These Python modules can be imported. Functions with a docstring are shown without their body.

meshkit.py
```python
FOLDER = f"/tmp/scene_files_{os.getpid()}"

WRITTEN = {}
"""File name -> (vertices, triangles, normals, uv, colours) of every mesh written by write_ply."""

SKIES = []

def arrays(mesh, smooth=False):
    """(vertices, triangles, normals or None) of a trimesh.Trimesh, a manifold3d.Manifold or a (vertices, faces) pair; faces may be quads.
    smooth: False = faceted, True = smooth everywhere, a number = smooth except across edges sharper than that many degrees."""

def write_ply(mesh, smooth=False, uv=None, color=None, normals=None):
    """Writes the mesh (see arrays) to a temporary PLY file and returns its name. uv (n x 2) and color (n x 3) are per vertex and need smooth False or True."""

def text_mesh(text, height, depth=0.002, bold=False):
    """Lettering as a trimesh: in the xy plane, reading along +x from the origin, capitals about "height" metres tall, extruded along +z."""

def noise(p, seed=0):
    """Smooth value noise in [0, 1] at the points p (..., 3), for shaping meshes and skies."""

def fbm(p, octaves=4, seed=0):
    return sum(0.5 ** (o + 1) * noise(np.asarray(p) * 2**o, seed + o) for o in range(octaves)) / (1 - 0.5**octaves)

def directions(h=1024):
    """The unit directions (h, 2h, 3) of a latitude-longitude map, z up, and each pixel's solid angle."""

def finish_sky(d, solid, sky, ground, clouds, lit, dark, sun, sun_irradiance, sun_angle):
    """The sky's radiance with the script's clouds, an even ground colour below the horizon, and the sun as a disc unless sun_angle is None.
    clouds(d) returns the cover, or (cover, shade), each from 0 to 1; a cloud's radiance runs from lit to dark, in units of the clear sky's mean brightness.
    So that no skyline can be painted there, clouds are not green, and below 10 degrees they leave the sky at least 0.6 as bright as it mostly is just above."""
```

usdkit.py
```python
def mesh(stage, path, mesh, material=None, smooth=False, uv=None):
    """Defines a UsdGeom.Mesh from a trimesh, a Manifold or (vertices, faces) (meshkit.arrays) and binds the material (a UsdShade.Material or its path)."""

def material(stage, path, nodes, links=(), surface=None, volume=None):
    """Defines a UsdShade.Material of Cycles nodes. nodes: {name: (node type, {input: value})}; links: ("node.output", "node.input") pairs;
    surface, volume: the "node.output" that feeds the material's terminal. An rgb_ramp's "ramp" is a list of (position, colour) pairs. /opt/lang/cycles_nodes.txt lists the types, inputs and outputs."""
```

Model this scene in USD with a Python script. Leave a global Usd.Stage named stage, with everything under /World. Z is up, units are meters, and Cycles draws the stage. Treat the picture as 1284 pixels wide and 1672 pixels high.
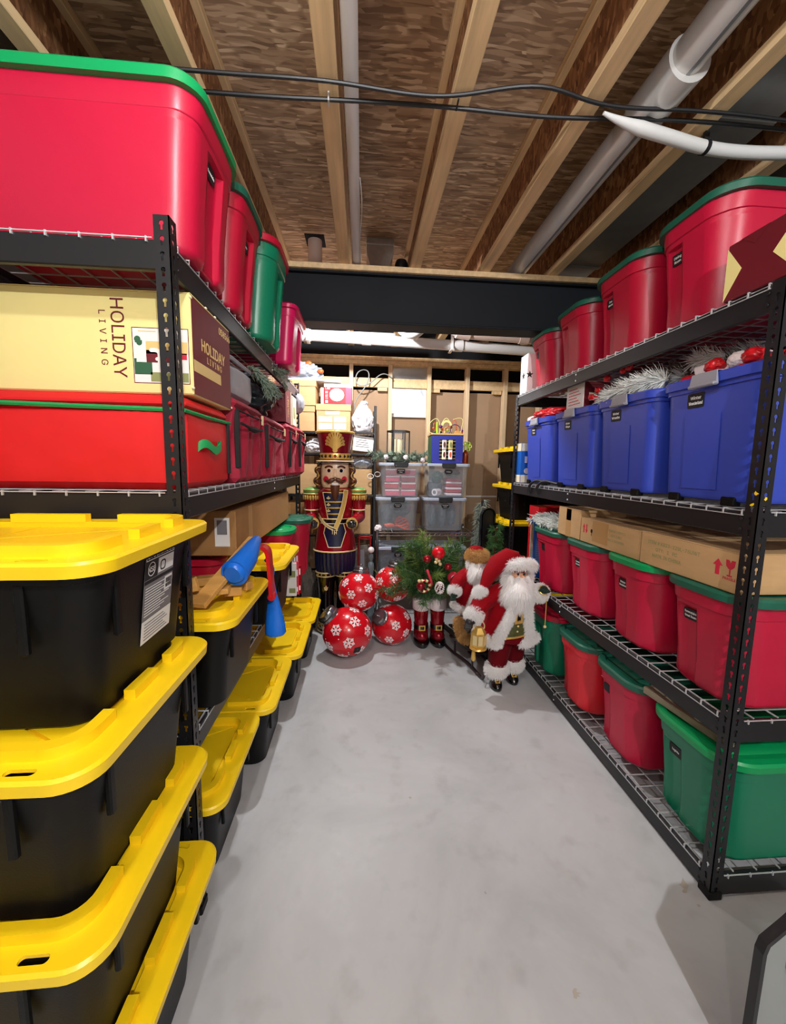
import math, random
import numpy as np, trimesh, manifold3d as m3
import usdkit, meshkit
from pxr import Usd, UsdGeom, UsdLux, UsdShade, Gf, Sdf, Vt
from shapely.geometry import Polygon, Point, LineString, box as sbox
from shapely.ops import unary_union
from shapely import affinity
random.seed(7); rng = np.random.default_rng(7)
PI = math.pi
stage = Usd.Stage.CreateInMemory()
UsdGeom.SetStageUpAxis(stage, 'Z'); UsdGeom.SetStageMetersPerUnit(stage, 1.0)
UsdGeom.Xform.Define(stage, '/World'); UsdGeom.Scope.Define(stage, '/World/Looks')

# ---------------------------------------------------------------- camera, lights, exposure
CAM_H, PITCH, YAW, ROLL, F_PX = 1.4422, 0.1183, 0.0800, 0.0162, 643.33
cam = UsdGeom.Camera.Define(stage, '/World/camera')
cam.CreateHorizontalApertureAttr(36.0); cam.CreateVerticalApertureAttr(36.0 * 1672 / 1284)
cam.CreateFocalLengthAttr(36.0 * F_PX / 1284); cam.CreateClippingRangeAttr(Gf.Vec2f(0.02, 100))
cam.CreateExposureAttr(0.0)
_f = np.array([math.sin(YAW) * math.cos(PITCH), math.cos(YAW) * math.cos(PITCH), -math.sin(PITCH)])
_r = np.array([math.cos(YAW), -math.sin(YAW), 0.0]); _u = np.cross(_r, _f)
_r, _u = math.cos(ROLL) * _r + math.sin(ROLL) * _u, -math.sin(ROLL) * _r + math.cos(ROLL) * _u
cam.AddTransformOp().Set(Gf.Matrix4d(*_r, 0, *_u, 0, *(-_f), 0, 0, 0, CAM_H, 1))

LAMPS = [((-0.12, 3.06, 2.59), 440), ((-0.20, 0.36, 2.60), 150), ((0.65, -1.2, 2.60), 700), ((-0.75, -1.2, 2.60), 90)]
LAMP_COLOR = (0.985, 0.985, 1.0)
dome = UsdLux.DomeLight.Define(stage, '/World/dome'); dome.CreateIntensityAttr(0.3); dome.CreateColorAttr(Gf.Vec3f(0.85, 0.9, 1.0))

# ---------------------------------------------------------------- helpers
used = {}
def numbered(parent, name):
    k = (parent, name); n = used.get(k, 0); used[k] = n + 1
    return name if n == 0 else f'{name}_{n:03d}'
def tag(prim, label=None, cat=None, group=None, kind=None):
    for k, v in (('label', label), ('category', cat), ('group', group), ('kind', kind)):
        if v: prim.SetCustomDataByKey(k, v)
def thing(name, label, cat, loc=(0, 0, 0), rz=0, group=None, kind=None, rx=0, ry=0):
    p = '/World/' + numbered('/World', name); x = UsdGeom.Xform.Define(stage, p)
    x.AddTranslateOp().Set(Gf.Vec3d(*map(float, loc)))
    if rz: x.AddRotateZOp().Set(math.degrees(rz))
    if ry: x.AddRotateYOp().Set(math.degrees(ry))
    if rx: x.AddRotateXOp().Set(math.degrees(rx))
    tag(x.GetPrim(), label, cat, group, kind); return p
LEAN = [None]       # a sideways lean (x as a function of height) while a leaning figure is being modelled
def part(name, mesh, mat, parent='/World', smooth=32, label=None, kind=None):
    if LEAN[0]: mesh = mesh.copy(); mesh.vertices[:, 0] += LEAN[0](mesh.vertices[:, 2])
    p = parent + '/' + numbered(parent, name)
    m = usdkit.mesh(stage, p, mesh, MAT[mat] if isinstance(mat, str) else mat, smooth)
    tag(m.GetPrim(), label, None, None, kind); return p
def solo(name, mesh, mat, label, cat, group=None, kind=None, smooth=32):
    p = part(name, mesh, mat, '/World', smooth); tag(stage.GetPrimAtPath(p), label, cat, group, kind); return p
def dup(src, loc, rz, label, group=None):
    s = stage.GetPrimAtPath(src); was = s.GetCustomData(); base = src.rsplit('/', 1)[1].split('_0')[0]
    p = thing(base, label, was['category'], loc, rz, group or was.get('group'))
    q = stage.GetPrimAtPath(p); q.GetReferences().AddInternalReference(Sdf.Path(src)); q.SetInstanceable(True); return p
def curves(name, pts, widths, mat, parent='/World', label=None, kind=None):
    """pts (n, k, 3): n strands of k points; widths (k,) along a strand"""
    pts = np.array(pts, np.float32); n, k = pts.shape[:2]
    if LEAN[0]: pts[..., 0] += LEAN[0](pts[..., 2])
    p = parent + '/' + numbered(parent, name)
    c = UsdGeom.BasisCurves.Define(stage, p); c.CreateTypeAttr('linear')
    c.CreateCurveVertexCountsAttr(Vt.IntArray.FromNumpy(np.full(n, k, np.int32)))
    c.CreatePointsAttr(Vt.Vec3fArray.FromNumpy(pts.reshape(-1, 3)))
    c.CreateWidthsAttr(Vt.FloatArray.FromNumpy(np.tile(np.asarray(widths, np.float32), n))); c.SetWidthsInterpolation('vertex')
    UsdShade.MaterialBindingAPI.Apply(c.GetPrim()).Bind(MAT[mat]); tag(c.GetPrim(), label, None, None, kind); return p

def cat(*ms):
    l = []
    for m in ms: l += list(m) if isinstance(m, (list, tuple)) else [m]
    return trimesh.util.concatenate(l)
def B(x0, x1, y0, y1, z0, z1, b=0.0):
    x0, x1 = min(x0, x1), max(x0, x1); y0, y1 = min(y0, y1), max(y0, y1); z0, z1 = min(z0, z1), max(z0, z1)
    if not b:
        m = trimesh.creation.box([x1 - x0, y1 - y0, z1 - z0]); m.apply_translation([(x0 + x1) / 2, (y0 + y1) / 2, (z0 + z1) / 2]); return m
    b = min(b, (x1 - x0) * .45, (y1 - y0) * .45, (z1 - z0) * .45); P = []
    for sx, X in ((1, x0), (-1, x1)):
        for sy, Y in ((1, y0), (-1, y1)):
            for sz, Z in ((1, z0), (-1, z1)):
                P += [(X, Y + sy * b, Z + sz * b), (X + sx * b, Y, Z + sz * b), (X + sx * b, Y + sy * b, Z)]
    return trimesh.convex.convex_hull(np.array(P))
def xf(m, t=(0, 0, 0), rx=0, ry=0, rz=0, s=None):
    m = m.copy()
    if s is not None: m.vertices = m.vertices * np.array(s, float)
    for a, ax in ((rx, (1, 0, 0)), (ry, (0, 1, 0)), (rz, (0, 0, 1))):
        if a: m.apply_transform(trimesh.transformations.rotation_matrix(a, ax))
    m.apply_translation(t); return m
def frame(m, o, u, v):
    """mesh drawn in its xy plane -> plane at o with axes u (x), v (y), normal u x v (z)"""
    u = np.array(u, float); v = np.array(v, float); w = np.cross(u, v); T = np.eye(4); T[:3, 0], T[:3, 1], T[:3, 2], T[:3, 3] = u, v, w, o
    m = m.copy(); m.apply_transform(T); return m
def cyl(a, b, r, n=20, r2=None):
    return tube([a, b], [r, r if r2 is None else r2], n)
def tube(path, r, n=10, cap=True):
    P = np.asarray(path, float); k = len(P); R = np.broadcast_to(np.asarray(r, float), (k,))
    t = np.gradient(P, axis=0); t /= np.maximum(np.linalg.norm(t, axis=1, keepdims=True), 1e-9)
    a = np.array([0, 0, 1.0]) if abs(t[0][2]) < .9 else np.array([1.0, 0, 0])
    u = np.cross(t[0], a); u /= np.linalg.norm(u); V = []; ang = np.arange(n) / n * 2 * PI
    for i in range(k):
        u = u - t[i] * (u @ t[i]); u /= np.linalg.norm(u); w = np.cross(t[i], u)
        V.append(P[i] + R[i] * (np.cos(ang)[:, None] * u + np.sin(ang)[:, None] * w))
    return loft(np.array(V), cap, cap)
def loft(rings, cap0=True, cap1=True, close=True):
    rings = np.asarray(rings, float); k, n = rings.shape[:2]; V = rings.reshape(-1, 3); F = []
    i, j = np.meshgrid(np.arange(k - 1), np.arange(n if close else n - 1), indexing='ij'); a = i * n + j; b = i * n + (j + 1) % n
    F = [np.stack([a, b, b + n], -1).reshape(-1, 3), np.stack([a, b + n, a + n], -1).reshape(-1, 3)]; V = [V]
    m = k * n; q = np.arange(n)
    for on, off, flip in ((cap0, 0, True), (cap1, (k - 1) * n, False)):
        if on:
            V.append(rings[0 if flip else -1].mean(0, keepdims=True)); t = np.stack([np.full(n, m), off + q, off + (q + 1) % n], 1)
            F.append(t[:, ::-1] if flip else t); m += 1
    M = trimesh.Trimesh(np.vstack(V), np.vstack(F), process=False)
    return M
def lathe(prof, n=32, t=(0, 0, 0)):
    a = np.arange(n) / n * 2 * PI
    return xf(loft([[(r * math.cos(x), r * math.sin(x), z) for x in a] for r, z in prof]), t)
def rrect(w, d, r, z=0, nc=6, ns=8, cx=0, cy=0):
    """rounded rectangle ring (x size w, y size d), counter-clockwise"""
    r = min(r, w / 2 - 1e-4, d / 2 - 1e-4); P = []
    cs = [(w / 2 - r, -d / 2 + r, -PI / 2), (w / 2 - r, d / 2 - r, 0), (-w / 2 + r, d / 2 - r, PI / 2), (-w / 2 + r, -d / 2 + r, PI)]
    for q, (x, y, a0) in enumerate(cs):
        arc = [(x + r * math.cos(a0 + PI / 2 * i / nc), y + r * math.sin(a0 + PI / 2 * i / nc)) for i in range(nc + 1)]
        P += arc; nx = cs[(q + 1) % 4]; e = (nx[0] + r * math.cos(nx[2]), nx[1] + r * math.sin(nx[2]))
        P += [(arc[-1][0] + (e[0] - arc[-1][0]) * i / ns, arc[-1][1] + (e[1] - arc[-1][1]) * i / ns) for i in range(1, ns)]
    P = np.array(P); return np.column_stack([P[:, 0] + cx, P[:, 1] + cy, np.full(len(P), z)])
def rpoly(w, d, r, cx=0, cy=0): return Polygon(rrect(w, d, r, cx=cx, cy=cy)[:, :2])
def prism(poly, z0, z1):
    gs = getattr(poly, 'geoms', [poly])
    return cat([xf(trimesh.creation.extrude_polygon(g, z1 - z0, engine='earcut'), (0, 0, z0)) for g in gs if g.area > 1e-9])
def text(s, h, depth=.0008, bold=False): return meshkit.text_mesh(s, h, depth, bold)
def ctext(s, h, depth=.0008, bold=False):
    m = text(s, h, depth, bold); b = m.bounds; m.apply_translation([-(b[0][0] + b[1][0]) / 2, -h / 2, 0]); return m
def sph(c, r, sub=2, s=(1, 1, 1)):
    m = trimesh.creation.icosphere(sub, 1.0); m.vertices = m.vertices * np.array(s) * r + np.array(c); return m
def bez(*P, n=16):
    P = np.array(P, float); t = np.linspace(0, 1, n)[:, None]; k = len(P) - 1
    return sum(math.comb(k, i) * (1 - t) ** (k - i) * t ** i * P[i] for i in range(k + 1))
def spline(P, n=40):
    from scipy.interpolate import CubicSpline
    P = np.array(P, float); s = np.r_[0, np.cumsum(np.linalg.norm(np.diff(P, axis=0), axis=1))]
    return CubicSpline(s, P)(np.linspace(0, s[-1], n))
def wobble(m, amp, scale, seed=0, sub=0, keep=None):
    m = m.copy()
    for _ in range(sub): m = m.subdivide()
    m.merge_vertices(); n = m.vertex_normals; d = (meshkit.fbm(m.vertices * scale + seed * 17.3, 3, seed) - .5) * 2 * amp
    m.vertices = m.vertices + n * d[:, None]; return m
def hull(pts): return trimesh.convex.convex_hull(np.array(pts, float))
def blend(bones, edge=.012, it=12, vol=None):
    """bones: ((a, ra), (b, rb)) sphere pairs -> one smooth continuous surface"""
    def s(c, r): return m3.Manifold.sphere(r, 20).translate(list(map(float, c)))
    M = m3.Manifold.batch_boolean([m3.Manifold.batch_hull([s(*a), s(*b)]) for a, b in bones], m3.OpType.Add)
    M = M.refine_to_length(edge).to_mesh(); t = trimesh.Trimesh(M.vert_properties[:, :3], M.tri_verts, process=True)
    trimesh.smoothing.filter_taubin(t, iterations=it); return t

# ---------------------------------------------------------------- materials
MAT = {}
def mat(name, c, rough=.5, metal=0.0, var=0.0, vs=6.0, bump=0.0, bs=60.0, spec=.5, stretch=(1, 1, 1), sheen=0.0, coat=0.0, detail=4.0, dist=0.002, emis=0.0, sub=0.0):
    c = np.array(c, float); N = {'p': ('principled_bsdf', {'base_color': tuple(c), 'roughness': rough, 'metallic': metal, 'specular_ior_level': spec, 'sheen_weight': sheen, 'coat_weight': coat})}; L = []
    if emis: N['p'][1].update(emission_color=tuple(c), emission_strength=emis)
    if sub: N['p'][1].update(subsurface_weight=sub, subsurface_scale=.01)
    if var or bump: N['t'] = ('texture_coordinate', {}); N['m'] = ('mapping', {'scale': stretch}); L.append(('t.object', 'm.vector'))
    if var:
        N['n'] = ('noise_texture', {'scale': vs, 'detail': detail, 'roughness': .6}); N['r'] = ('rgb_ramp', {'ramp': [(.25, tuple(np.clip(c * (1 - var), 0, 1))), (.75, tuple(np.clip(c * (1 + var), 0, 1)))]})
        L += [('m.vector', 'n.vector'), ('n.fac', 'r.fac'), ('r.color', 'p.base_color')]
    if bump:
        N['bn'] = ('noise_texture', {'scale': bs, 'detail': 3.0}); N['b'] = ('bump', {'strength': bump, 'distance': dist})
        L += [('m.vector', 'bn.vector'), ('bn.fac', 'b.height'), ('b.normal', 'p.normal')]
    MAT[name] = usdkit.material(stage, '/World/Looks/' + name, N, L, surface='p.BSDF'); return name
def srgb(*c): return tuple(((x / 255) / 12.92 if x / 255 < .04045 else ((x / 255 + .055) / 1.055) ** 2.4) for x in c)
mat('red_plastic', srgb(188, 16, 56), .38, bump=.12, bs=350, dist=.001)
mat('crimson_plastic', srgb(176, 14, 48), .38, bump=.12, bs=350, dist=.001)
mat('coral_plastic', srgb(214, 36, 48), .38, bump=.12, bs=350, dist=.001)
mat('pink_plastic', srgb(214, 20, 92), .35, bump=.1, bs=350, dist=.001)
mat('green_lid', srgb(22, 92, 72), .42, bump=.1, bs=350, dist=.001)
mat('bright_green', srgb(0, 150, 84), .38, bump=.1, bs=350, dist=.001)
mat('green_plastic', srgb(8, 122, 88), .36, bump=.1, bs=350, dist=.001)
mat('blue_plastic', srgb(54, 76, 186), .36, bump=.12, bs=350, dist=.001)
mat('black_plastic', srgb(12, 12, 12), .45, bump=.25, bs=260, dist=.001, spec=.22)
mat('yellow_plastic', srgb(252, 212, 22), .36, bump=.08, bs=300, dist=.001)
mat('latch_grey', srgb(150, 150, 160), .4)
mat('label_black', srgb(22, 22, 24), .6)
mat('label_white', srgb(235, 235, 232), .6)
mat('print_grey', srgb(120, 118, 122), .6)
mat('rack_black', srgb(24, 24, 27), .4, bump=.15, bs=500, dist=.0006, spec=.45)
mat('wire_silver', srgb(205, 206, 208), .3, metal=.4)
mat('bolt_white', srgb(225, 225, 225), .4)
mat('chrome', srgb(200, 202, 206), .16, metal=1.0)
mat('steel_beam', srgb(20, 24, 30), .65, spec=.25, var=.15, vs=5, bump=.1, bs=40)
mat('pvc_white', srgb(222, 220, 218), .3)
mat('pvc_pink', srgb(214, 190, 178), .35)
mat('galvanised', srgb(196, 194, 192), .3, metal=.55, var=.12, vs=30, bump=.12, bs=12, dist=.004)
mat('duct_white', srgb(210, 208, 204), .28, metal=.25)
mat('duct_grey', srgb(150, 152, 152), .42, metal=.55, var=.1, vs=14)
mat('foil', srgb(205, 210, 216), .28, metal=1.0, bump=.35, bs=6, dist=.01)
mat('cable_black', srgb(28, 28, 30), .45)
mat('hose_white', srgb(225, 226, 224), .35)
mat('red_paint', srgb(190, 24, 34), .4)
mat('cardboard', srgb(198, 160, 112), .75, var=.08, vs=7, bump=.08, bs=60, stretch=(1, 1, 3))
mat('cardboard_brown', srgb(160, 116, 66), .75, var=.12, vs=7, bump=.08, bs=60)
mat('tape_tan', srgb(186, 144, 92), .35)
mat('print_red', srgb(206, 40, 64), .6)
mat('print_green', srgb(140, 146, 92), .7)
mat('cream_card', srgb(240, 226, 150), .6, var=.03, vs=4)
mat('cream_pale', srgb(244, 236, 206), .6, var=.03, vs=4)
mat('maroon_card', srgb(104, 16, 30), .5, var=.1, vs=9, bump=.05, bs=30)
mat('white_card', srgb(236, 234, 230), .6)
mat('gold_print', srgb(226, 196, 126), .5)
mat('dark_cavity', srgb(22, 22, 26), .9)
mat('navy', srgb(16, 24, 60), .3, coat=.3)
mat('gold', srgb(228, 188, 100), .32, metal=.5, bump=.1, bs=90, dist=.002)
mat('gold_pale', srgb(232, 210, 154), .4, metal=.2)
mat('lacquer_red', srgb(140, 8, 24), .2, coat=.6)
mat('metal_red', srgb(150, 10, 30), .22, metal=.45, coat=.6)
mat('lacquer_black', srgb(10, 10, 12), .14, coat=.8)
mat('skin_paint', srgb(248, 210, 170), .3, coat=.3)
mat('skin', srgb(222, 166, 130), .5)
mat('brown_paint', srgb(84, 40, 18), .3, coat=.3)
mat('white_paint', srgb(240, 236, 228), .35)
mat('cheek_red', srgb(226, 40, 70), .3)
mat('moss_green', srgb(96, 142, 72), .4)
mat('inflate_red', srgb(214, 14, 32), .24, coat=.3)
mat('snow_white', srgb(248, 236, 236), .5)
mat('cap_silver', srgb(150, 152, 156), .25, metal=.9)
mat('velvet_red', srgb(146, 0, 16), .75, spec=.15, sheen=.03, var=.15, vs=20, bump=.35, bs=30, dist=.004)
mat('velvet_dark', srgb(100, 0, 12), .75, spec=.15, sheen=.03, var=.15, vs=20, bump=.35, bs=30, dist=.004)
mat('fur_white', srgb(254, 252, 250), .9)
mat('fur_base', srgb(250, 248, 246), .95, bump=.3, bs=90, dist=.006)
mat('fur_tan', srgb(206, 160, 96), .9)
mat('olive_brocade', srgb(74, 78, 36), .6, var=.35, vs=60)
mat('mitten_green', srgb(14, 44, 30), .9, sheen=.1)
mat('needle_green', srgb(56, 98, 44), .7)
mat('needle_yellow', srgb(116, 142, 60), .7)
mat('needle_frost', srgb(120, 138, 120), .75)
mat('needle_grey', srgb(128, 138, 126), .8)
mat('tinsel_white', srgb(236, 240, 236), .3, metal=.2)
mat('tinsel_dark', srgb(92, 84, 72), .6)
mat('wood_pine', srgb(228, 196, 148), .6, var=.22, vs=3.2, bump=.1, bs=8, stretch=(9, .7, 9), detail=6)
mat('wood_stud', srgb(234, 206, 166), .6, var=.14, vs=3.2, bump=.1, bs=8, stretch=(9, 9, .7), detail=6)
mat('wood_lumber', srgb(202, 150, 78), .6, var=.2, vs=3, stretch=(2, 10, 10))
mat('wood_grey', srgb(150, 138, 116), .75, var=.3, vs=4, stretch=(9, 1, 9))
mat('wood_toy', srgb(220, 180, 116), .5, var=.1, vs=10)
mat('bag_burgundy', srgb(158, 18, 48), .7, var=.12, vs=8, bump=.5, bs=7, dist=.03, sheen=.05)
mat('bag_red', srgb(214, 20, 26), .55, var=.05, vs=5, bump=.25, bs=5, dist=.02)
mat('strap_black', srgb(26, 24, 26), .75)
mat('strap_green', srgb(24, 150, 80), .6)
mat('trim_green', srgb(40, 92, 60), .6)
mat('bag_grey', srgb(150, 152, 160), .4, bump=.4, bs=9, dist=.02)
mat('bag_black', srgb(28, 34, 36), .3, bump=.5, bs=12, dist=.02)
mat('bag_white', srgb(226, 224, 228), .35, bump=.7, bs=14, dist=.03)
mat('bag_bluegrey', srgb(150, 158, 170), .3, bump=.6, bs=16, dist=.02)
mat('toy_blue', srgb(24, 110, 216), .3)
mat('toy_red', srgb(206, 24, 34), .3)
mat('cube_blue', srgb(18, 32, 140), .45)
mat('toy_lime', srgb(170, 210, 40), .4)
mat('toy_purple', srgb(92, 34, 110), .4)
mat('toy_orange', srgb(224, 92, 34), .4)
mat('candle', srgb(246, 232, 190), .5, sub=.3)
mat('amber', srgb(120, 42, 12), .15, coat=.6)
mat('art_blue', srgb(22, 96, 190), .4)
mat('art_pale', srgb(104, 156, 214), .4)
mat('concrete_wall', srgb(150, 148, 146), .85, var=.12, vs=3, bump=.15, bs=20)
mat('panel_tan', srgb(172, 142, 112), .8, var=.05, vs=3)
mat('panel_grey', srgb(146, 152, 150), .45)
mat('fabric_grey', srgb(120, 112, 104), .9, var=.2, vs=10, bump=.4, bs=20, dist=.01)
mat('stain_purple', srgb(168, 158, 172), .6)
mat('stain_tan', srgb(178, 170, 158), .6)

def clear_mat(name, tint, haze, hz_col):
    MAT[name] = usdkit.material(stage, '/World/Looks/' + name, {
        't': ('transparent_bsdf', {'color': tint}), 'd': ('principled_bsdf', {'base_color': hz_col, 'roughness': .35}),
        'g': ('glossy_bsdf', {'color': (1, 1, 1), 'roughness': .08}), 'm1': ('mix_closure', {'fac': haze}), 'm2': ('mix_closure', {'fac': .06})},
        [('t.BSDF', 'm1.closure1'), ('d.BSDF', 'm1.closure2'), ('m1.closure', 'm2.closure1'), ('g.BSDF', 'm2.closure2')], surface='m2.closure')
clear_mat('clear_plastic', (.93, .95, .97), .22, srgb(210, 220, 230))
clear_mat('clear_lid', (.9, .93, .97), .72, srgb(206, 218, 236))
clear_mat('lantern_glass', (.97, .98, .98), .02, (1, 1, 1))

# oriented strand board: two layers of stretched voronoi flakes
def osb(name, tones, rough=.75, k=1.0):
    MAT[name] = usdkit.material(stage, '/World/Looks/' + name, {
        'g': ('geometry', {}), 'nz': ('noise_texture', {'scale': 5.0, 'detail': 2.0}), 'ad': ('mix_color', {'blend_type': 'linear_light', 'fac': .02}),
        'm1': ('mapping', {'rotation': (0, 0, .5), 'scale': (7 * k, 62 * k, 30 * k)}), 'm2': ('mapping', {'rotation': (0, 0, -.8), 'scale': (8 * k, 74 * k, 30 * k)}), 'm3': ('mapping', {'rotation': (0, 0, 1.5), 'scale': (8 * k, 66 * k, 30 * k)}),
        'v1': ('voronoi_texture', {'scale': 1.0}), 'v2': ('voronoi_texture', {'scale': 1.0}), 'v3': ('voronoi_texture', {'scale': 1.0}), 'n2': ('noise_texture', {'scale': 7.0, 'detail': 1.0}), 'n3': ('noise_texture', {'scale': 6.0, 'detail': 1.0, 'distortion': 1.0}),
        's1': ('rgb_ramp', {'ramp': [(.47, (0, 0, 0)), (.53, (1, 1, 1))]}), 's2': ('rgb_ramp', {'ramp': [(.5, (0, 0, 0)), (.56, (1, 1, 1))]}), 'mx': ('mix_color', {}), 'my': ('mix_color', {}), 'bw': ('rgb_to_bw', {}),
        'r': ('rgb_ramp', {'ramp': [(.12, tones[0]), (.45, tones[1]), (.7, tones[2]), (.9, tones[3])]}), 'b': ('bump', {'strength': .35, 'distance': .004}), 'p': ('principled_bsdf', {'roughness': rough, 'specular_ior_level': .3})},
        [('g.position', 'nz.vector'), ('g.position', 'ad.a'), ('nz.color', 'ad.b'), ('ad.result', 'm1.vector'), ('ad.result', 'm2.vector'), ('ad.result', 'm3.vector'), ('m1.vector', 'v1.vector'), ('m2.vector', 'v2.vector'), ('m3.vector', 'v3.vector'),
         ('g.position', 'n2.vector'), ('n2.fac', 's1.fac'), ('g.position', 'n3.vector'), ('n3.fac', 's2.fac'), ('v1.color', 'mx.a'), ('v2.color', 'mx.b'), ('s1.color', 'mx.fac'), ('mx.result', 'my.a'), ('v3.color', 'my.b'), ('s2.color', 'my.fac'), ('my.result', 'bw.color'), ('bw.val', 'r.fac'), ('r.color', 'p.base_color'), ('bw.val', 'b.height'), ('b.normal', 'p.normal')], surface='p.BSDF')
osb('osb_deck', [srgb(140, 112, 88), srgb(176, 146, 116), srgb(200, 170, 138), srgb(236, 210, 176)], k=1.15)
osb('osb_web', [srgb(112, 74, 48), srgb(142, 98, 64), srgb(164, 118, 78), srgb(192, 146, 100)], k=.9)

# floor: sealed grey concrete
MAT['floor_grey'] = usdkit.material(stage, '/World/Looks/floor_grey', {
    'g': ('geometry', {}), 'n': ('noise_texture', {'scale': 1.6, 'detail': 6.0, 'roughness': .62, 'distortion': .6}), 'n2': ('noise_texture', {'scale': 9.0, 'detail': 5.0}), 'n3': ('noise_texture', {'scale': 60.0, 'detail': 3.0}),
    'r': ('rgb_ramp', {'ramp': [(.3, srgb(176, 179, 181)), (.5, srgb(192, 194, 196)), (.72, srgb(204, 206, 208))]}), 'r2': ('rgb_ramp', {'ramp': [(.22, srgb(216, 214, 212)), (.45, (1, 1, 1))]}), 'mx': ('mix_color', {'blend_type': 'multiply', 'fac': .5}),
    'mr': ('map_range', {'from_min': .3, 'from_max': .7, 'to_min': .34, 'to_max': .5}), 'b': ('bump', {'strength': .08, 'distance': .003}), 'p': ('principled_bsdf', {'specular_ior_level': .4})},
    [('g.position', 'n.vector'), ('g.position', 'n2.vector'), ('g.position', 'n3.vector'), ('n.fac', 'r.fac'), ('n2.fac', 'r2.fac'), ('r.color', 'mx.a'), ('r2.color', 'mx.b'), ('mx.result', 'p.base_color'), ('n2.fac', 'mr.value'), ('mr.result', 'p.roughness'), ('n3.fac', 'b.height'), ('b.normal', 'p.normal')], surface='p.BSDF')

# ---------------------------------------------------------------- lamps (out of the picture, on the ceiling)
JB = 2.73           # underside of the joists
for i, (p, w) in enumerate(LAMPS):
    t = thing('ceiling_lamp', ['bare bulb in a white holder behind the steel beam', 'bare bulb in a white holder over the near end of the left rack', 'bare bulb in a white holder over the right of the open floor', 'bare bulb in a white holder over the left of the open floor'][i], 'lamp', p)
    part('lamp_holder', lathe([(.06, .1), (.06, .085), (.045, .06), (.03, .045), (.02, .04)], 24), 'white_paint', t)
    if i == 0: part('reflector', lathe([(.028, .075), (.10, .050), (.115, .035), (.112, .033), (.098, .046), (.026, .070)], 32), 'white_paint', t)
    L = UsdLux.SphereLight.Define(stage, t + '/bulb'); L.CreateRadiusAttr(.032); L.CreateIntensityAttr(w * 6.0); L.CreateColorAttr(Gf.Vec3f(*LAMP_COLOR))

# ---------------------------------------------------------------- room shell
XW0, XW1, YW0, YW1, ZT = -1.34, 2.0, -2.6, 4.62, 3.03
def struct(name, mesh, m, **k): p = part(name, mesh, m, **k); tag(stage.GetPrimAtPath(p), None, None, None, 'structure'); return p
fl = thing('floor', 'pale grey sealed concrete floor', None, kind='structure')
part('slab', B(XW0 - .6, XW1 + .6, YW0 - .6, YW1, -.12, 0), 'floor_grey', fl, False)
def blob(x, y, r, a, s, seed):
    q = np.random.default_rng(seed); pts = [(x + r * (1 + .3 * q.normal()) * math.cos(u) * a, y + r * (1 + .3 * q.normal()) * math.sin(u)) for u in np.linspace(0, 2 * PI, 14)[:-1]]
    return affinity.rotate(Polygon(pts).buffer(0), s, origin=(x, y))
for k, (x, y, r, a, s, m) in enumerate([(.95, .79, .007, 2.2, -30, 'stain_purple'), (.99, .735, .004, 1.4, 0, 'stain_purple'), (.985, .70, .004, 1.4, 0, 'stain_purple'), (1.135, 1.13, .009, 2, 60, 'stain_tan'), (1.12, 1.11, .006, 1.6, 30, 'stain_tan'), (1.13, 1.065, .004, 1.5, 20, 'stain_tan'), (.60, .88, .008, 1.4, 0, 'stain_tan'), (.22, 1.55, .006, 1, 0, 'stain_tan'), (.43, 1.15, .004, 1, 0, 'stain_purple')]):
    part('stain', prism(blob(x, y, r, a, s, k), .0002, .0005), m, fl, False)
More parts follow.
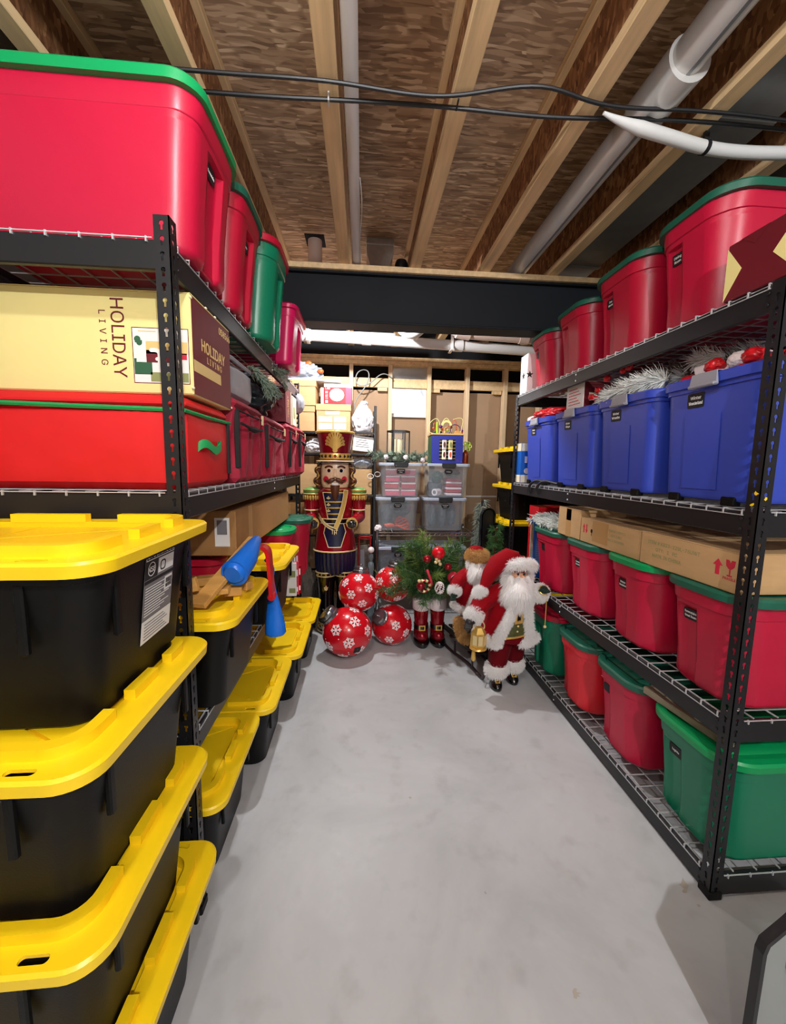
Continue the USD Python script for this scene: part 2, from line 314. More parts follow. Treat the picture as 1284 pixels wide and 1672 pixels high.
struct('wall_left', B(XW0 - .15, XW0, YW0, YW1, 0, ZT), 'concrete_wall', smooth=False)
struct('wall_right', B(XW1, XW1 + .15, YW0, YW1, 0, ZT), 'concrete_wall', smooth=False)
struct('wall_front', B(XW0, XW1, YW0 - .15, YW0, 0, ZT), 'concrete_wall', smooth=False)
wb = thing('wall_back', 'unfinished stud wall with tan insulation boards', None, kind='structure')
part('foundation', B(XW0, XW1, 4.5, YW1, 0, ZT), 'dark_cavity', wb, False)
YS = 4.18
studs = [-.93 - .405, -.93, -.525, -.115, .287, .695, 1.102, 1.512, 1.9]
for x in studs: part('stud', B(x - .02, x + .02, YS, YS + .088, .04, 2.465, .002), 'wood_stud', wb, False)
part('top_plate', B(XW0, XW1, YS - .005, YS + .09, 2.465, 2.503, .002), 'wood_pine', wb, False)
part('top_plate', B(XW0, XW1, YS - .003, YS + .09, 2.505, 2.543, .002), 'wood_pine', wb, False)
part('bottom_plate', B(XW0, XW1, YS, YS + .09, 0, .038, .002), 'wood_pine', wb, False)
for i, (a, b) in enumerate(zip(studs[:-1], studs[1:])):
    if i == 4: part('foil_panel', B(a + .021, b - .021, 4.262, 4.268, 1.99, 2.465), 'foil', wb, False); part('white_strip', B(a + .0205, b - .0205, 4.255, 4.275, 1.95, 1.99), 'white_card', wb, False)
    part('blocking', B(a + .0205, b - .0205, YS + .045, YS + .083, 2.245, 2.338, .002), 'wood_pine', wb, False)
    part('insulation_panel', B(a - .015, b + .015, 4.285 if i != 4 else 4.29, 4.335, 1.12, 2.225 if i != 4 else 1.96), 'panel_tan', wb, False)
    part('insulation_panel', B(a - .015, b + .015, 4.285, 4.335, .0, 1.112), 'panel_tan', wb, False)
    if i not in (4,): part('panel_seam', B(a - .015, b + .015, 4.283, 4.29, 1.105, 1.122), 'white_card', wb, False)
    if i in (3, 5, 6): part('scrap_block', B(b - .13 if i != 5 else a + .03, b - .03 if i != 5 else a + .12, YS + .05, YS + .08, 2.21, 2.244), 'wood_pine', wb, False)

ce = thing('ceiling', 'open basement ceiling of wood joists under strand board', None, kind='structure')
ys = [YW0, -1.35, -.13, 1.09, 2.31, 3.53, YW1]
for a, b in zip(ys[:-1], ys[1:]):
    for x0, x1 in ((XW0, .34), (.34, XW1)): part('subfloor_panel', B(x0 + .0015, x1 - .0015, a + .002, b - .002, ZT, ZT + .02), 'osb_deck', ce, False)
part('floor_above', B(XW0 - .15, XW1 + .15, YW0 - .15, YW1, ZT + .021, ZT + .05), 'dark_cavity', ce, False)
JX = [-1.065, -.598, -.125, .342, .808, 1.275, 1.742]
for x in JX:
    j = part('joist', B(x - .005, x + .005, YW0, YW1, JB + .036, ZT - .036), 'osb_web', ce, False)
    part('bottom_flange', B(x - .034, x + .034, YW0, YW1, JB, JB + .038, .003), 'wood_pine', j, False)
    part('top_flange', B(x - .034, x + .034, YW0, YW1, ZT - .038, ZT - .001, .003), 'wood_pine', j, False)

# steel beam under the joists
sb = thing('steel_beam', 'dark painted steel beam with a wood plate on top, crossing the ceiling', 'beam', (0, 2.75, 0))
BZ0, BZ1 = 2.375, 2.694
part('web', B(XW0 - .05, XW1 + .05, .035, .12, BZ0 + .012, BZ1 - .012), 'steel_beam', sb, False)
part('bottom_flange', B(XW0 - .05, XW1 + .05, 0, .155, BZ0, BZ0 + .014, .003), 'steel_beam', sb, False)
part('top_flange', B(XW0 - .05, XW1 + .05, 0, .155, BZ1 - .014, BZ1, .003), 'steel_beam', sb, False)
part('wood_plate', B(XW0, XW1, -.02, .175, BZ1 + .001, JB - .001, .003), 'wood_pine', sb, False)

# ---------------------------------------------------------------- storage racks
BH = .075
def keyed(h, w=.04):
    hs = []
    z = .03
    while z < h - .02:
        hs.append(unary_union([Point(w / 2, z + .006).buffer(.0062, 4), sbox(w / 2 - .0032, z - .011, w / 2 + .0032, z + .004)])); z += .038
    return sbox(0, 0, w, h).difference(unary_union(hs))
def post_mesh(h, sx, sy):
    """L-angle post whose outer corner is the origin, flanges towards +sx, +sy"""
    p = trimesh.creation.extrude_polygon(keyed(h), .002, engine='earcut')
    a = frame(p, (0, 0, 0), (1, 0, 0), (0, 0, 1)); a.vertices[:, 1] *= -1      # in the xz plane, thickness +y
    b = a.copy(); b.vertices = b.vertices[:, [1, 0, 2]]
    m = cat(a, b, B(0, .0025, 0, .0025, 0, h)); m.vertices = m.vertices * np.array([sx, sy, 1]); trimesh.repair.fix_normals(m); return m
def rack(label, X0, d, Y0, levels, H, L=1.956, D=.61):
    """aisle face at x = X0, depth towards d"""
    t = thing('storage_rack', label, 'shelving rack', (X0, Y0, 0))
    for ex, ey in ((0, 0), (0, 1), (1, 0), (1, 1)):
        px, py = ex * d * D, ey * L
        q = part('post', xf(post_mesh(H - .006, d if not ex else -d, 1 if not ey else -1), (px, py, .006)), 'rack_black', t, False)
        part('foot', B(px - .004 * d * (1 - 2 * ex), px + .044 * d * (1 - 2 * ex), py - .004 * (1 - 2 * ey), py + .044 * (1 - 2 * ey), 0, .03, .003), 'black_plastic', q, False)
    for z in levels:
        for x0, x1 in ((.003 * d, .022 * d), ((D - .022) * d, (D - .003) * d)):
            b = part('long_beam', B(x0, x1, .005, L - .005, z - BH, z, .003), 'rack_black', t, False)
            if x0 == .003 * d:
                for zz in (z - .022, z - .055): part('rivet', xf(sph((0, 0, 0), .0055, 1, (.5, 1, 1)), (.002 * d, L / 2 + .12, zz)), 'bolt_white', b)
                for yy in (.05, L - .05):
                    for zz in (z - .022, z - .055): part('rivet', xf(sph((0, 0, 0), .005, 1, (.5, 1, 1)), (.002 * d, yy, zz)), 'rack_black', b)
        for y0, y1 in ((.003, .022), (L - .022, L - .003)): part('end_beam', B(.02 * d, (D - .02) * d, y0, y1, z - BH, z, .003), 'rack_black', t, False)
        W = []
        for x in np.r_[.012, np.linspace(.09, D - .09, 6), D - .012]: W.append(B(d * x - .002, d * x + .002, .012, L - .012, z + .0005, z + .0045))
        W.append(B(d * .001 - .0015, d * .001 + .0015, .045, L - .045, z - .012, z - .009))
        for y in np.linspace(.05, L - .05, 30):
            W.append(B(0, d * (D - .005), y - .0018, y + .0018, z + .004, z + .0076)); W.append(B(-.001, .0025 * d, y - .002, y + .002, z - .011, z + .006))
        for y in (.001, L - .001): W.append(B(d * .045, d * (D - .045), y - .0015, y + .0015, z + .001, z + .004)); W += [B(d * x - .002, d * x + .002, y - .0025, y + .0025, z - .008, z + .006) for x in np.linspace(.06, D - .06, 7)]
        part('wire_deck', cat(W), 'wire_silver', t, False)
    return t
XR, YR, XL, YL = 1.1786, 1.0783, -.5028, 1.1449
ZR = [.0863, .6447, 1.3165, 1.9791]; ZL = [.6169, 1.3525, 2.0165]
rack('black bolted steel rack along the right side of the aisle', XR, 1, YR, ZR, 1.985)
rack('black bolted steel rack along the left side of the aisle', XL, -1, YL, ZL, 2.075, 2.14)

# ---------------------------------------------------------------- lidded bins
def bin_meshes(D, W, H, r=.085, taper=.86, gy=0.0, gw=.05, both=False):
    """bin along x (D) and y (W); grooved grip at the +x and -x ends"""
    def ring(z, s, off, g):
        P = rrect(D * s + 2 * off, W * s + 2 * off, r * s + off, z, 6, 26)
        x = P[:, 0] / (D * s / 2 + off); y = P[:, 1]
        P[:, 0] += np.sign(x) * .008 * np.clip(1 - (y / (W * s / 2)) ** 2, 0, 1) * (np.abs(x) > .97)
        if g:
            end = np.abs(x) > .98
            k = np.clip((gw - np.abs(y - gy * W)) / .012, 0, 1); k = k * k * (3 - 2 * k)
            P[:, 0] -= np.sign(x) * end * k * .020 * g
        return P
    R = [ring(0, taper, -.022, 0), ring(.006, taper, -.008, .4), ring(.022, taper + .004, 0, 1)]
    for z in (.3, .55, .755): R.append(ring(H * z, taper + (1 - taper) * z, -.008, 1))
    R += [ring(H * .76, taper + (1 - taper) * .76, -.008, 0), ring(H * .80, taper + (1 - taper) * .8, -.008, 0), ring(H * .806, 1, -.010, 0), ring(H * .9, 1, -.006, 0), ring(H * .95, 1, -.005, 0)]
    body = loft(R)
    L = lambda z, off: rrect(D + 2 * off, W + 2 * off, r + off, z, 8, 8)
    lid = loft([L(H * .925, .002), L(H * .925, .012), L(H - .008, .013), L(H, .006), L(H, -.018), L(H - .010, -.026), L(H - .010, -.050), L(H - .001, -.060), L(H + .001, -.08)])
    slots = cat(*[B(sx * (D / 2 - .09) - .018, sx * (D / 2 - .09) + .018, sy * W * .22 - .004, sy * W * .22 + .004, H - .006, H + .0016, .002) for sx in (-1, 1) for sy in (-1, 1)])
    hinge = B(D / 2 - .04 - .01, D / 2 - .014, gy * W - gw, gy * W + gw, H * .765, H * .785, .004)
    return body, lid, slots, hinge
def placard(lines, w=.062, h=.042, depth=.0012, r=.010):
    """dark name tag in its xy plane with white lettering; returns plate, lettering"""
    pl = prism(rpoly(w, h, r), 0, depth); n = len(lines); ms = []
    for i, s in enumerate(lines):
        m = ctext(s, h * .21, .0005, True); k = min(1, w * .82 / max(m.extents[0], 1e-6)); m.vertices[:, 0] *= k
        m.apply_translation([0, ((n - 1) / 2 - i) * h * .36, depth]); ms.append(m)
    return pl, cat(ms) if ms else None
def put_tag(t, lines, o, u, v=(0, 0, 1), **k):
    a, b = placard(lines, **k); q = part('name_tag', frame(a, o, u, v), 'label_black', t, False)
    if b is not None: part('lettering', frame(b, o, u, v), 'label_white', q, False)
def storage_bin(label, loc, rz, D, W, H, body, lid, group=None, tag_lines=None, r=.085, taper=.86, gy=0.0, gw=.05, tag_y=None, cat_='storage bin', tag_z=.66):
    t = thing('storage_bin', label, cat_, loc, rz, group)
    b, l, s, h = bin_meshes(D, W, H, r, taper, gy, gw)
    part('body', b, body, t, 40); q = part('lid', l, lid, t, 40); part('slot', s, lid, q, False); part('grip', h, body, t)
    if tag_lines is not None:
        z = H * tag_z; s = taper + (1 - taper) * tag_z; y = (gy if tag_y is None else tag_y) * W
        dep = .018 if abs(y - gy * W) < gw * .8 else -.001
        bow = .008 * (1 - (y / (W * s / 2)) ** 2)
        tl = math.atan(D * (1 - taper) / 2 / H)
        put_tag(t, tag_lines, (D * s / 2 - .008 + bow - dep + .0015, y, z), (0, 1, 0), (math.sin(tl), 0, math.cos(tl)))
    return t
RB = 'red_plastic'
# left rack, top shelf
zt = ZL[2] + .008
storage_bin('huge red bin with a green lid, nearest on the left top shelf', (-.448 - .33, 1.385, zt), 0, .66, .375, .437, RB, 'bright_green', tag_lines=['Downstairs'], gw=.06, r=.07, taper=.88, tag_z=.7)
storage_bin('red bin with a dark green lid, second from the front on the left top shelf', (-.445 - .30, 1.755, zt), 0, .60, .335, .432, 'crimson_plastic', 'green_lid', tag_lines=['Tree'], gw=.05, r=.07)
storage_bin('green bin with a red lid, third from the front on the left top shelf', (-.40 - .30, 2.125, zt), 0, .60, .36, .45, 'green_plastic', 'crimson_plastic', gw=.05, r=.09)
storage_bin('pink-red bin on the left top shelf, tucked under the steel beam', (-.39 - .30, 2.63, zt), 0, .60, .40, .335, 'pink_plastic', 'pink_plastic', gw=.05, r=.05, taper=.9)
# right rack, top shelf
zt = ZR[3] + .008
for k, (y, w, h, c, lab, tg) in enumerate([(1.485, .36, .405, 'red_plastic', 'red bin with a green lid behind the cream and maroon box', ['Dining', 'Room']), (1.895, .39, .40, 'crimson_plastic', 'red bin with a green lid, second in the row on the right top shelf', ['Den', 'Mantel']), (2.315, .36, .37, 'crimson_plastic', 'red bin just in front of the steel beam, third on the right top shelf', None), (2.705, .345, .35, 'crimson_plastic', 'red bin standing under the steel beam, last on the right top shelf', [])]):
    storage_bin(lab, (XR + .30, y, zt), PI, .58, w, h, c, 'green_lid', 'red bins on the right top shelf', tg, r=.1, gy=-.17, gw=.04, tag_y=-.17)
# right rack, third level
zt = ZR[1] + .008
for k, (y, w, lid, lab, tg) in enumerate([(1.265, .35, 'green_lid', 'red bin with a dark green lid under the long printed carton by the near post', ['Downstairs', 'Great Room']), (1.648, .345, 'bright_green', 'red bin with a bright green lid between dark-lidded red bins, second lowest right shelf', ['Winter', 'Wonderland']), (2.035, .35, 'green_lid', 'red bin with a dark green lid under the small plain carton', ['Garden', 'Gnomes']), (2.45, .39, 'green_lid', 'red bin with frosted greenery on its lid, behind the coat figure', [])]):
    storage_bin(lab, (XR + .29, y, zt), PI, .56, w, .392, RB, lid, 'red bins on the right shelf at knee height', tg, r=.1, gy=-.14, gw=.045, tag_y=-.14)
# right rack, bottom
zt = ZR[0] + .008
storage_bin('green bin with a bright green lid, nearest on the right bottom shelf', (XR + .30, 1.265, zt), PI, .57, .365, .40, 'green_plastic', 'bright_green', tag_lines=['Lights'], r=.1, gy=-.15, gw=.045, tag_y=-.15)
storage_bin('red bin with a dark green lid beside the green bin on the right bottom shelf', (XR + .29, 1.665, zt), PI, .56, .345, .41, RB, 'green_lid', tag_lines=[], r=.1, gy=-.22, gw=.04, tag_y=-.22)
storage_bin('bright red bin with a green lid, third on the right bottom shelf', (XR + .29, 2.06, zt), PI, .56, .345, .40, 'coral_plastic', 'green_lid', r=.1, gy=-.2, gw=.03)
storage_bin('green bin with a red lid on the bottom shelf behind the coat figure', (XR + .285, 2.46, zt), PI, .56, .35, .41, 'green_plastic', 'crimson_plastic', r=.1)
# left rack, waist level
zt = ZL[0] + .008
storage_bin('red bin with a bright green lid beyond the yellow-lidded tote at the long carton', (-.44 - .28, 2.60, zt), 0, .55, .25, .40, RB, 'bright_green', r=.09)
storage_bin('red bin with a dark green lid at the far end of the left rack', (-.375 - .28, 2.94, zt), 0, .55, .30, .425, 'crimson_plastic', 'green_lid', r=.09)
storage_bin('dark red bin in the shade behind the lumber on the left rack', (-.80, 1.795, zt), 0, .36, .13, .40, 'crimson_plastic', 'crimson_plastic', r=.06)

# ---------------------------------------------------------------- black totes with yellow lids
TL, TW, TH = .777, .512, .346
def tote_meshes():
    def ring(z, s, off=0): return rrect((TL - .07) * s + 2 * off, (TW - .07) * (1 - (1 - s) * 1.65) + 2 * off, .055, z, 6, 8)
    body = loft([ring(0, .9, -.012), ring(.01, .9, 0), ring(.18, .945), ring(.28, .985), ring(.282, .985, .004), ring(.298, .99, .004)])
    ribs = []
    for sx in (-1, 1):
        for y in (-.135, .165): ribs.append(xf(B(-.006, .006, y - .008, y + .008, .16, .285, .003), (sx * (TL - .07) * .485, 0, 0), ry=0))
    for sy in (-1, 1):
        for x in (-.24, -.12, .12, .24): ribs.append(B(x - .008, x + .008, sy * (TW - .07) * .485 - .006, sy * (TW - .07) * .485 + .006, .16, .285, .003))
    z0, z1 = TH - .044, TH - .018
    L = lambda z, off: rrect(TL + 2 * off, TW + 2 * off, .062 + off, z, 8, 6)
    skirt = m3.Manifold(m3.Mesh(np.asarray(loft([L(z0, -.002), L(z1 - .005, 0), L(z1, -.005)]).vertices, np.float32), np.asarray(loft([L(z0, -.002), L(z1 - .005, 0), L(z1, -.005)]).faces, np.uint32)))
    cut = []
    for sx in (-1, 1):
        for sy in (-1, 1):
            p = rpoly(.046, .014, .0065); q = trimesh.creation.extrude_polygon(affinity.translate(p, sx * (TL / 2 - .11), sy * (TW / 2 - .022)), .2, engine='earcut'); q.apply_translation([0, 0, z0 - .05])
            cut.append(m3.Manifold(m3.Mesh(np.asarray(q.vertices, np.float32), np.asarray(q.faces, np.uint32))))
    inner = trimesh.creation.extrude_polygon(rpoly(TL - .13, TW - .13, .045), .1, engine='earcut'); inner.apply_translation([0, 0, z1 - .019])
    under = trimesh.creation.extrude_polygon(rpoly(TL - .010, TW - .010, .057).difference(rpoly(TL - .122, TW - .122, .047)), .03, engine='earcut'); under.apply_translation([0, 0, z1 - .036])
    cut.append(m3.Manifold(m3.Mesh(np.asarray(under.vertices, np.float32), np.asarray(under.faces, np.uint32))))
    cut.append(m3.Manifold(m3.Mesh(np.asarray(inner.vertices, np.float32), np.asarray(inner.faces, np.uint32))))
    s = skirt - m3.Manifold.batch_boolean(cut, m3.OpType.Add); k = s.to_mesh(); plate = trimesh.Trimesh(k.vert_properties[:, :3], k.tri_verts)
    wall = rpoly(TL - .088, TW - .088, .058).difference(rpoly(TL - .132, TW - .132, .044))
    keep = []
    for sx in (-1, 1):
        for sy in (-1, 1): cx, cy = sx * TL / 2, sy * TW / 2; keep.append(sbox(min(cx, cx - sx * .22), min(cy, cy - sy * .15), max(cx, cx - sx * .22), max(cy, cy - sy * .15)))
    for sx in (-1, 1): keep.append(sbox(min(0, sx * TL / 2), -.045, max(0, sx * TL / 2), .045))
    for sy in (-1, 1): keep.append(sbox(-.09, min(0, sy * TW / 2), .09, max(0, sy * TW / 2)))
    teeth = [prism(wall.intersection(k), z1 - .002, z1 + .020) for k in keep]
    X = unary_union([LineString([(-.29, -.17), (.29, .17)]).buffer(.004), LineString([(-.29, .17), (.29, -.17)]).buffer(.004), LineString([(0, -.17), (0, .17)]).buffer(.004)])
    panel = prism(rpoly(TL - .17, TW - .17, .03).difference(X), z1 - .020, z1 - .010)
    return body, ribs, plate, teeth, panel
TB, TRIB, TPL, TTE, TPA = tote_meshes()
def tote_first(label, loc, rz, group):
    t = thing('yellow_lid_tote', label, 'storage tote', loc, rz, group)
    b = part('body', TB, 'black_plastic', t, 40)
    for r in TRIB: part('rib', r, 'black_plastic', b, 30)
    l = part('lid', TPL, 'yellow_plastic', t, 30)
    for k in TTE: part('lid_ridge', k, 'yellow_plastic', l, 30)
    part('lid_panel', TPA, 'yellow_plastic', l, 30); return t
G1 = 'yellow-lidded totes stacked in front of the left rack'; G2 = 'yellow-lidded totes on the floor under the left rack'; G3 = 'yellow-lidded totes on the left rack'
xc = -.412 - TL / 2
t0 = tote_first('bottom black tote with a yellow lid in the stack of four', (xc + .004, .835, 0), 0, G1)
dup(t0, (xc, .815, .318), .012, 'second black tote from the bottom of the stack of four, yellow lid', G1)
dup(t0, (xc + .003, .832, .636), -.008, 'third black tote from the bottom of the stack of four, yellow lid', G1)
# top tote carries a paper product label, so it is built out in full
tt = tote_first('top black tote of the stack of four, with a paper product label', (xc - .004, .885, .954), .015, G1)
for i, (x, y, lab) in enumerate([(-.44, 1.447, 'first floor-level yellow-lidded tote behind the stack of four'), (-.39, 1.960, 'second floor-level yellow-lidded tote under the left rack'), (-.345, 2.473, 'third floor-level yellow-lidded tote, sticking out under the left rack'), (-.33, 2.986, 'farthest floor-level yellow-lidded tote, beside the nutcracker base')]):
    dup(t0, (x - TL / 2, y, 0), (.0, 0, 0, .0)[i], lab, G2)
dup(t0, (-.39 - TL / 2, 1.448, ZL[0] + .008), 0, 'yellow-lidded tote on the left rack with lumber and toys on its lid', G3)
dup(t0, (-.37 - TL / 2, 2.14, ZL[0] + .008), .0, 'yellow-lidded tote on the left rack under the long brown carton', G3)
# product label on the end of the top tote (end at +x), leaning with the wall
def on_end(m, y, z, lift=.0): return frame(m, ((TL - .07) * .4735 + .0035 + lift + (z - .19) * .118, y, z), (0, 1, 0), (math.sin(.117), 0, math.cos(.117)))
lb = part('paper_label', on_end(prism(sbox(-.066, -.107, .066, .107), 0, .0006), .03, .195), 'print_grey', tt, False)
pieces = [(prism(sbox(-.066, -.107, .066, -.055), 0, .0004), 'label_white'), (prism(sbox(-.066, .078, .066, .107), 0, .0004), 'label_black'), (prism(sbox(-.066, .038, -.012, .078), 0, .0004), 'label_black'), (prism(sbox(-.008, .042, .064, .076), 0, .0004), 'label_white'),
          (prism(sbox(-.066, .028, .066, .036), 0, .0004), 'strap_black'), (prism(sbox(.026, -.01, .062, .024), 0, .0004), 'label_white')]
for m, c in pieces: part('printed_field', on_end(m, .03, .195, .0005), c, lb, False)
part('printed_frame', on_end(prism(sbox(-.064, .080, .064, .105).difference(sbox(-.062, .082, .062, .103)), 0, .0004), .03, .195, .001), 'label_white', lb, False)
part('lettering', on_end(ctext('Greenmade', .0165, .0004), .03, .2875, .001), 'label_white', lb, False)
part('lettering', on_end(ctext('NSF', .012, .0004, True), -.009, .254, .001), 'label_white', lb, False)
part('ring_mark', on_end(prism(Point(0, 0).buffer(.016).difference(Point(0, 0).buffer(.014)), 0, .0004), -.009, .254, .001), 'label_white', lb, False)
part('ring_mark', on_end(prism(rpoly(.024, .024, .008).difference(rpoly(.018, .018, .006)), 0, .0004), .042, .252, .001), 'label_black', lb, False)
part('text_lines', on_end(cat(*[prism(sbox(-.06, y, -.06 + .07 + .02 * ((i * 7) % 3), y + .0022), 0, .0004) for i, y in enumerate(np.arange(-.045, .022, .0062))]), .03, .195, .001), 'label_white', lb, False, kind='stuff')
part('text_lines', on_end(cat(*[prism(sbox(-.055, y, .05 - .01 * (i % 3), y + .0018), 0, .0004) for i, y in enumerate(np.arange(-.1, -.06, .007))]), .03, .195, .001), 'print_grey', lb, False, kind='stuff')
part('barcode', on_end(cat(*[prism(sbox(x, -.004, x + .0016 * (1 + i % 2), .018), 0, .0004) for i, x in enumerate(np.arange(.031, .057, .0036))]), .03, .195, .001), 'label_black', lb, False, kind='stuff')

# ---------------------------------------------------------------- blue latch bins
def blue_meshes(D, W, H):
    def ring(z, s, off=0): return rrect(D * s + 2 * off, W * s + 2 * off, .05, z, 6, 8)
    body = loft([ring(.012, .9, -.014), ring(.016, .9, -.004), ring(.03, .905), ring(H * .5, .935), ring(H - .05, .965), ring(H - .05, .965, .006), ring(H - .03, .967, .006)])
    L = lambda z, off: rrect(D + 2 * off, W + 2 * off, .055 + off, z, 8, 6)
    lid = loft([L(H - .034, -.004), L(H - .034, .008), L(H - .006, .010), L(H, .004), L(H, -.016), L(H - .012, -.024), L(H - .012, -.05), L(H - .004, -.06)])
    return body, lid
def blue_bin(label, y, W, lines, D=.56, H=.45):
    t = thing('blue_latch_bin', label, 'storage bin', (XR + .02 + D / 2, y, ZR[2] + .008), PI, 'blue latch bins in a row on the right rack')
    b, l = blue_meshes(D, W, H); part('body', b, 'blue_plastic', t, 40); part('lid', l, 'blue_plastic', t, 40)
    la = part('latch', cat(loft([np.array([(D / 2 + .011 - .03, y_, H + .002) for y_ in np.linspace(-.05, .05, 2)] + [(D / 2 + .011 - .03, y_, H + .006) for y_ in np.linspace(.05, -.05, 2)]), np.array([(D / 2 + .014, y_, H + .002) for y_ in np.linspace(-.05, .05, 2)] + [(D / 2 + .018, y_, H + .004) for y_ in np.linspace(.05, -.05, 2)]), np.array([(D / 2 + .012, y_, H - .04) for y_ in np.linspace(-.055, .055, 2)] + [(D / 2 + .022, y_, H - .042) for y_ in np.linspace(.055, -.055, 2)])]), B(D / 2 + .008, D / 2 + .03, -.055, .055, H - .046, H - .034, .004)), 'latch_grey', t, 30)
    s = .5 + .5 * .96
    put_tag(t, lines, (D * .957 / 2 + .0013, -.055, H * .82), (0, 1, 0), (math.sin(.04), 0, math.cos(.04)), w=.072, h=.052, r=.006)
    for y_ in (-.13, .1): part('foot', B(D / 2 * .9 - .022, D / 2 * .9 + .008, y_ - .026, y_ + .026, 0, .03, .004), 'black_plastic', t)
    wp = B(D * .455, D * .4555, W * -.22, W * .12, .05, H * .70); wp.vertices[:, 0] += wp.vertices[:, 2] * .0445 - .0022 + .002; part('wall_panel', wp, 'blue_plastic', t, False)
    return t
blue_bin('large blue bin with a grey latch nearest the near post, striped ribbon on top', 1.325, .435, ['Winter', 'Wonderland'])
blue_bin('blue bin with a grey latch under the white tinsel garland', 1.78, .41, ['Winter', 'Wreaths'])
blue_bin('blue bin with a grey latch under the white and red box', 2.225, .43, ['Winter', 'Village'])
blue_bin('farthest blue bin with a grey latch, red plastic bag on top', 2.69, .42, ['Winter', 'Trees'])

# ---------------------------------------------------------------- pipes, ducts and cables under the ceiling
def single_tube(name, label, c, path, r, m, group=None, n=12):
    t = thing(name, label, c, group=group); part(name.split('_')[-1] if False else 'run', tube(path, r, n), m, t, 40); return t
t = single_tube('drain_pipe', 'slim white plastic pipe running along the ceiling beside a joist', 'pipe', [(-.052, YW0, 2.765), (-.046, 2.9, 2.765)], .027, 'pvc_white', n=20)
part('coupling', cyl((-.05, .6, 2.765), (-.05, .68, 2.765), .033), 'pvc_white', t)
part('wire', tube(spline([(-.018, 2.0, 2.76), (-.012, 2.3, 2.75), (-.02, 2.6, 2.77), (-.012, 2.72, 2.745)], 20), .0025, 6), 'hose_white', t, 40)
t = thing('round_duct', 'round grey metal duct running between the joists on the right', 'duct')
part('duct_run', cyl((1.06, YW0, 2.79), (1.06, 2.9, 2.79), .057, 28), 'duct_white', t, 40)
part('coupling', cyl((1.065, 1.38, 2.785), (1.065, 1.60, 2.785), .074, 28), 'duct_white', t, 40)
part('duct_seam', B(1.055, 1.066, YW0, 2.9, 2.7315, 2.7335), 'duct_grey', t)
t = thing('square_duct', 'dull grey sheet metal duct above the bins on the right', 'duct')
part('duct_body', B(1.33, 1.60, YW0, 2.9, 2.80, 2.95, .006), 'duct_grey', t, False)
for y in (.4, 1.6, 2.75): part('joint_strip', B(1.322, 1.608, y - .015, y + .015, 2.793, 2.957, .003), 'duct_grey', t, False)
t = thing('vent_pipe', 'pale pipe coming down through a hole in the subfloor above the beam', 'pipe')
part('pipe_run', tube([(-.345, 3.06, 3.03), (-.345, 3.06, 2.84), (-.335, 3.05, 2.74), (-.33, 3.05, 2.66)], .05, 20), 'pvc_pink', t, 40)
part('reducer', tube([(-.345, 3.06, 2.84), (-.345, 3.06, 2.80), (-.343, 3.06, 2.77)], [.058, .058, .05], 20), 'pvc_white', t, 40)
part('hole', B(-.41, -.275, 2.985, 3.14, 3.024, 3.0295), 'dark_cavity', t, False)
t = thing('duct_boot', 'shiny sheet metal duct boot tapering down above the steel beam', 'duct')
bt = [np.array([(x, y, z) for x, y in ((cx - w, 2.98), (cx + w, 2.98), (cx + w, 2.98 + d), (cx - w, 2.98 + d))]) for cx, w, d, z in ((.118, .095, .16, 3.028), (.118, .095, .16, 2.93), (.115, .05, .12, 2.79), (.115, .05, .12, 2.70))]
part('boot_body', loft(bt), 'galvanised', t, False)
part('boot_collar', B(.02, .216, 2.972, 3.15, 2.985, 3.0, .002), 'galvanised', t, False)
part('lower_collar', xf(lathe([(.07, 0), (.075, .02), (.07, .07), (.06, .1)], 24), (.115, 3.05, 2.66)), 'pvc_white', t, 40)
t = thing('pipe_stub', 'short pale pipe under a dark hole beside the duct boot', 'pipe')
part('pipe_run', cyl((.285, 3.14, 2.66), (.285, 3.14, 2.93), .022), 'pvc_pink', t, 40); part('hole_rim', xf(lathe([(.045, 0), (.05, .03), (.04, .06), (.022, .06)], 16), (.285, 3.14, 2.90)), 'cable_black', t, 40)
C1 = spline([(-1.3, 1.52, 2.716), (-.589, 1.497, 2.712), (-.375, 1.497, 2.715), (-.073, 1.495, 2.714), (.305, 1.503, 2.714), (.632, 1.453, 2.722), (.774, 1.473, 2.712), (1.098, 1.482, 2.716), (1.385, 1.474, 2.712), (1.95, 1.50, 2.716)], 90)
C2 = spline([(-1.3, 1.58, 2.716), (-.58, 1.571, 2.713), (-.3, 1.563, 2.71), (-.097, 1.558, 2.713), (.316, 1.549, 2.714), (.676, 1.544, 2.708), (1.016, 1.525, 2.713), (1.366, 1.514, 2.713), (1.95, 1.53, 2.716)], 90)
ca = single_tube('black_cable', 'far black cable stapled across the undersides of the joists', 'cable', C1, .0062, 'cable_black', n=8)
cb = single_tube('black_cable', 'near black cable stapled across the joists, under the white hose', 'cable', C2, .0068, 'cable_black', n=8)
part('cable_tie', tube([(.325, 1.50, 2.703), (.327, 1.545, 2.703)], .003, 6), 'cable_black', cb); part('staple', B(-.128, -.122, 1.545, 1.572, 2.700, 2.729), 'wire_silver', cb, False)
t = thing('white_hose', 'white flexible hose sagging under the joists at upper right', 'hose')
H_ = spline([(.85, 1.50, 2.70), (.95, 1.515, 2.685), (1.155, 1.549, 2.678), (1.308, 1.575, 2.676), (1.642, 1.575, 2.68), (1.97, 1.56, 2.69)], 50)
part('run', tube(H_, np.r_[np.linspace(.006, .022, 8), np.full(42, .022)], 14), 'hose_white', t, 40)
part('strap', cat(cyl((1.30, 1.574, 2.676), (1.315, 1.576, 2.676), .0245, 16), B(1.3, 1.318, 1.568, 1.58, 2.70, 2.73)), 'cable_black', t)
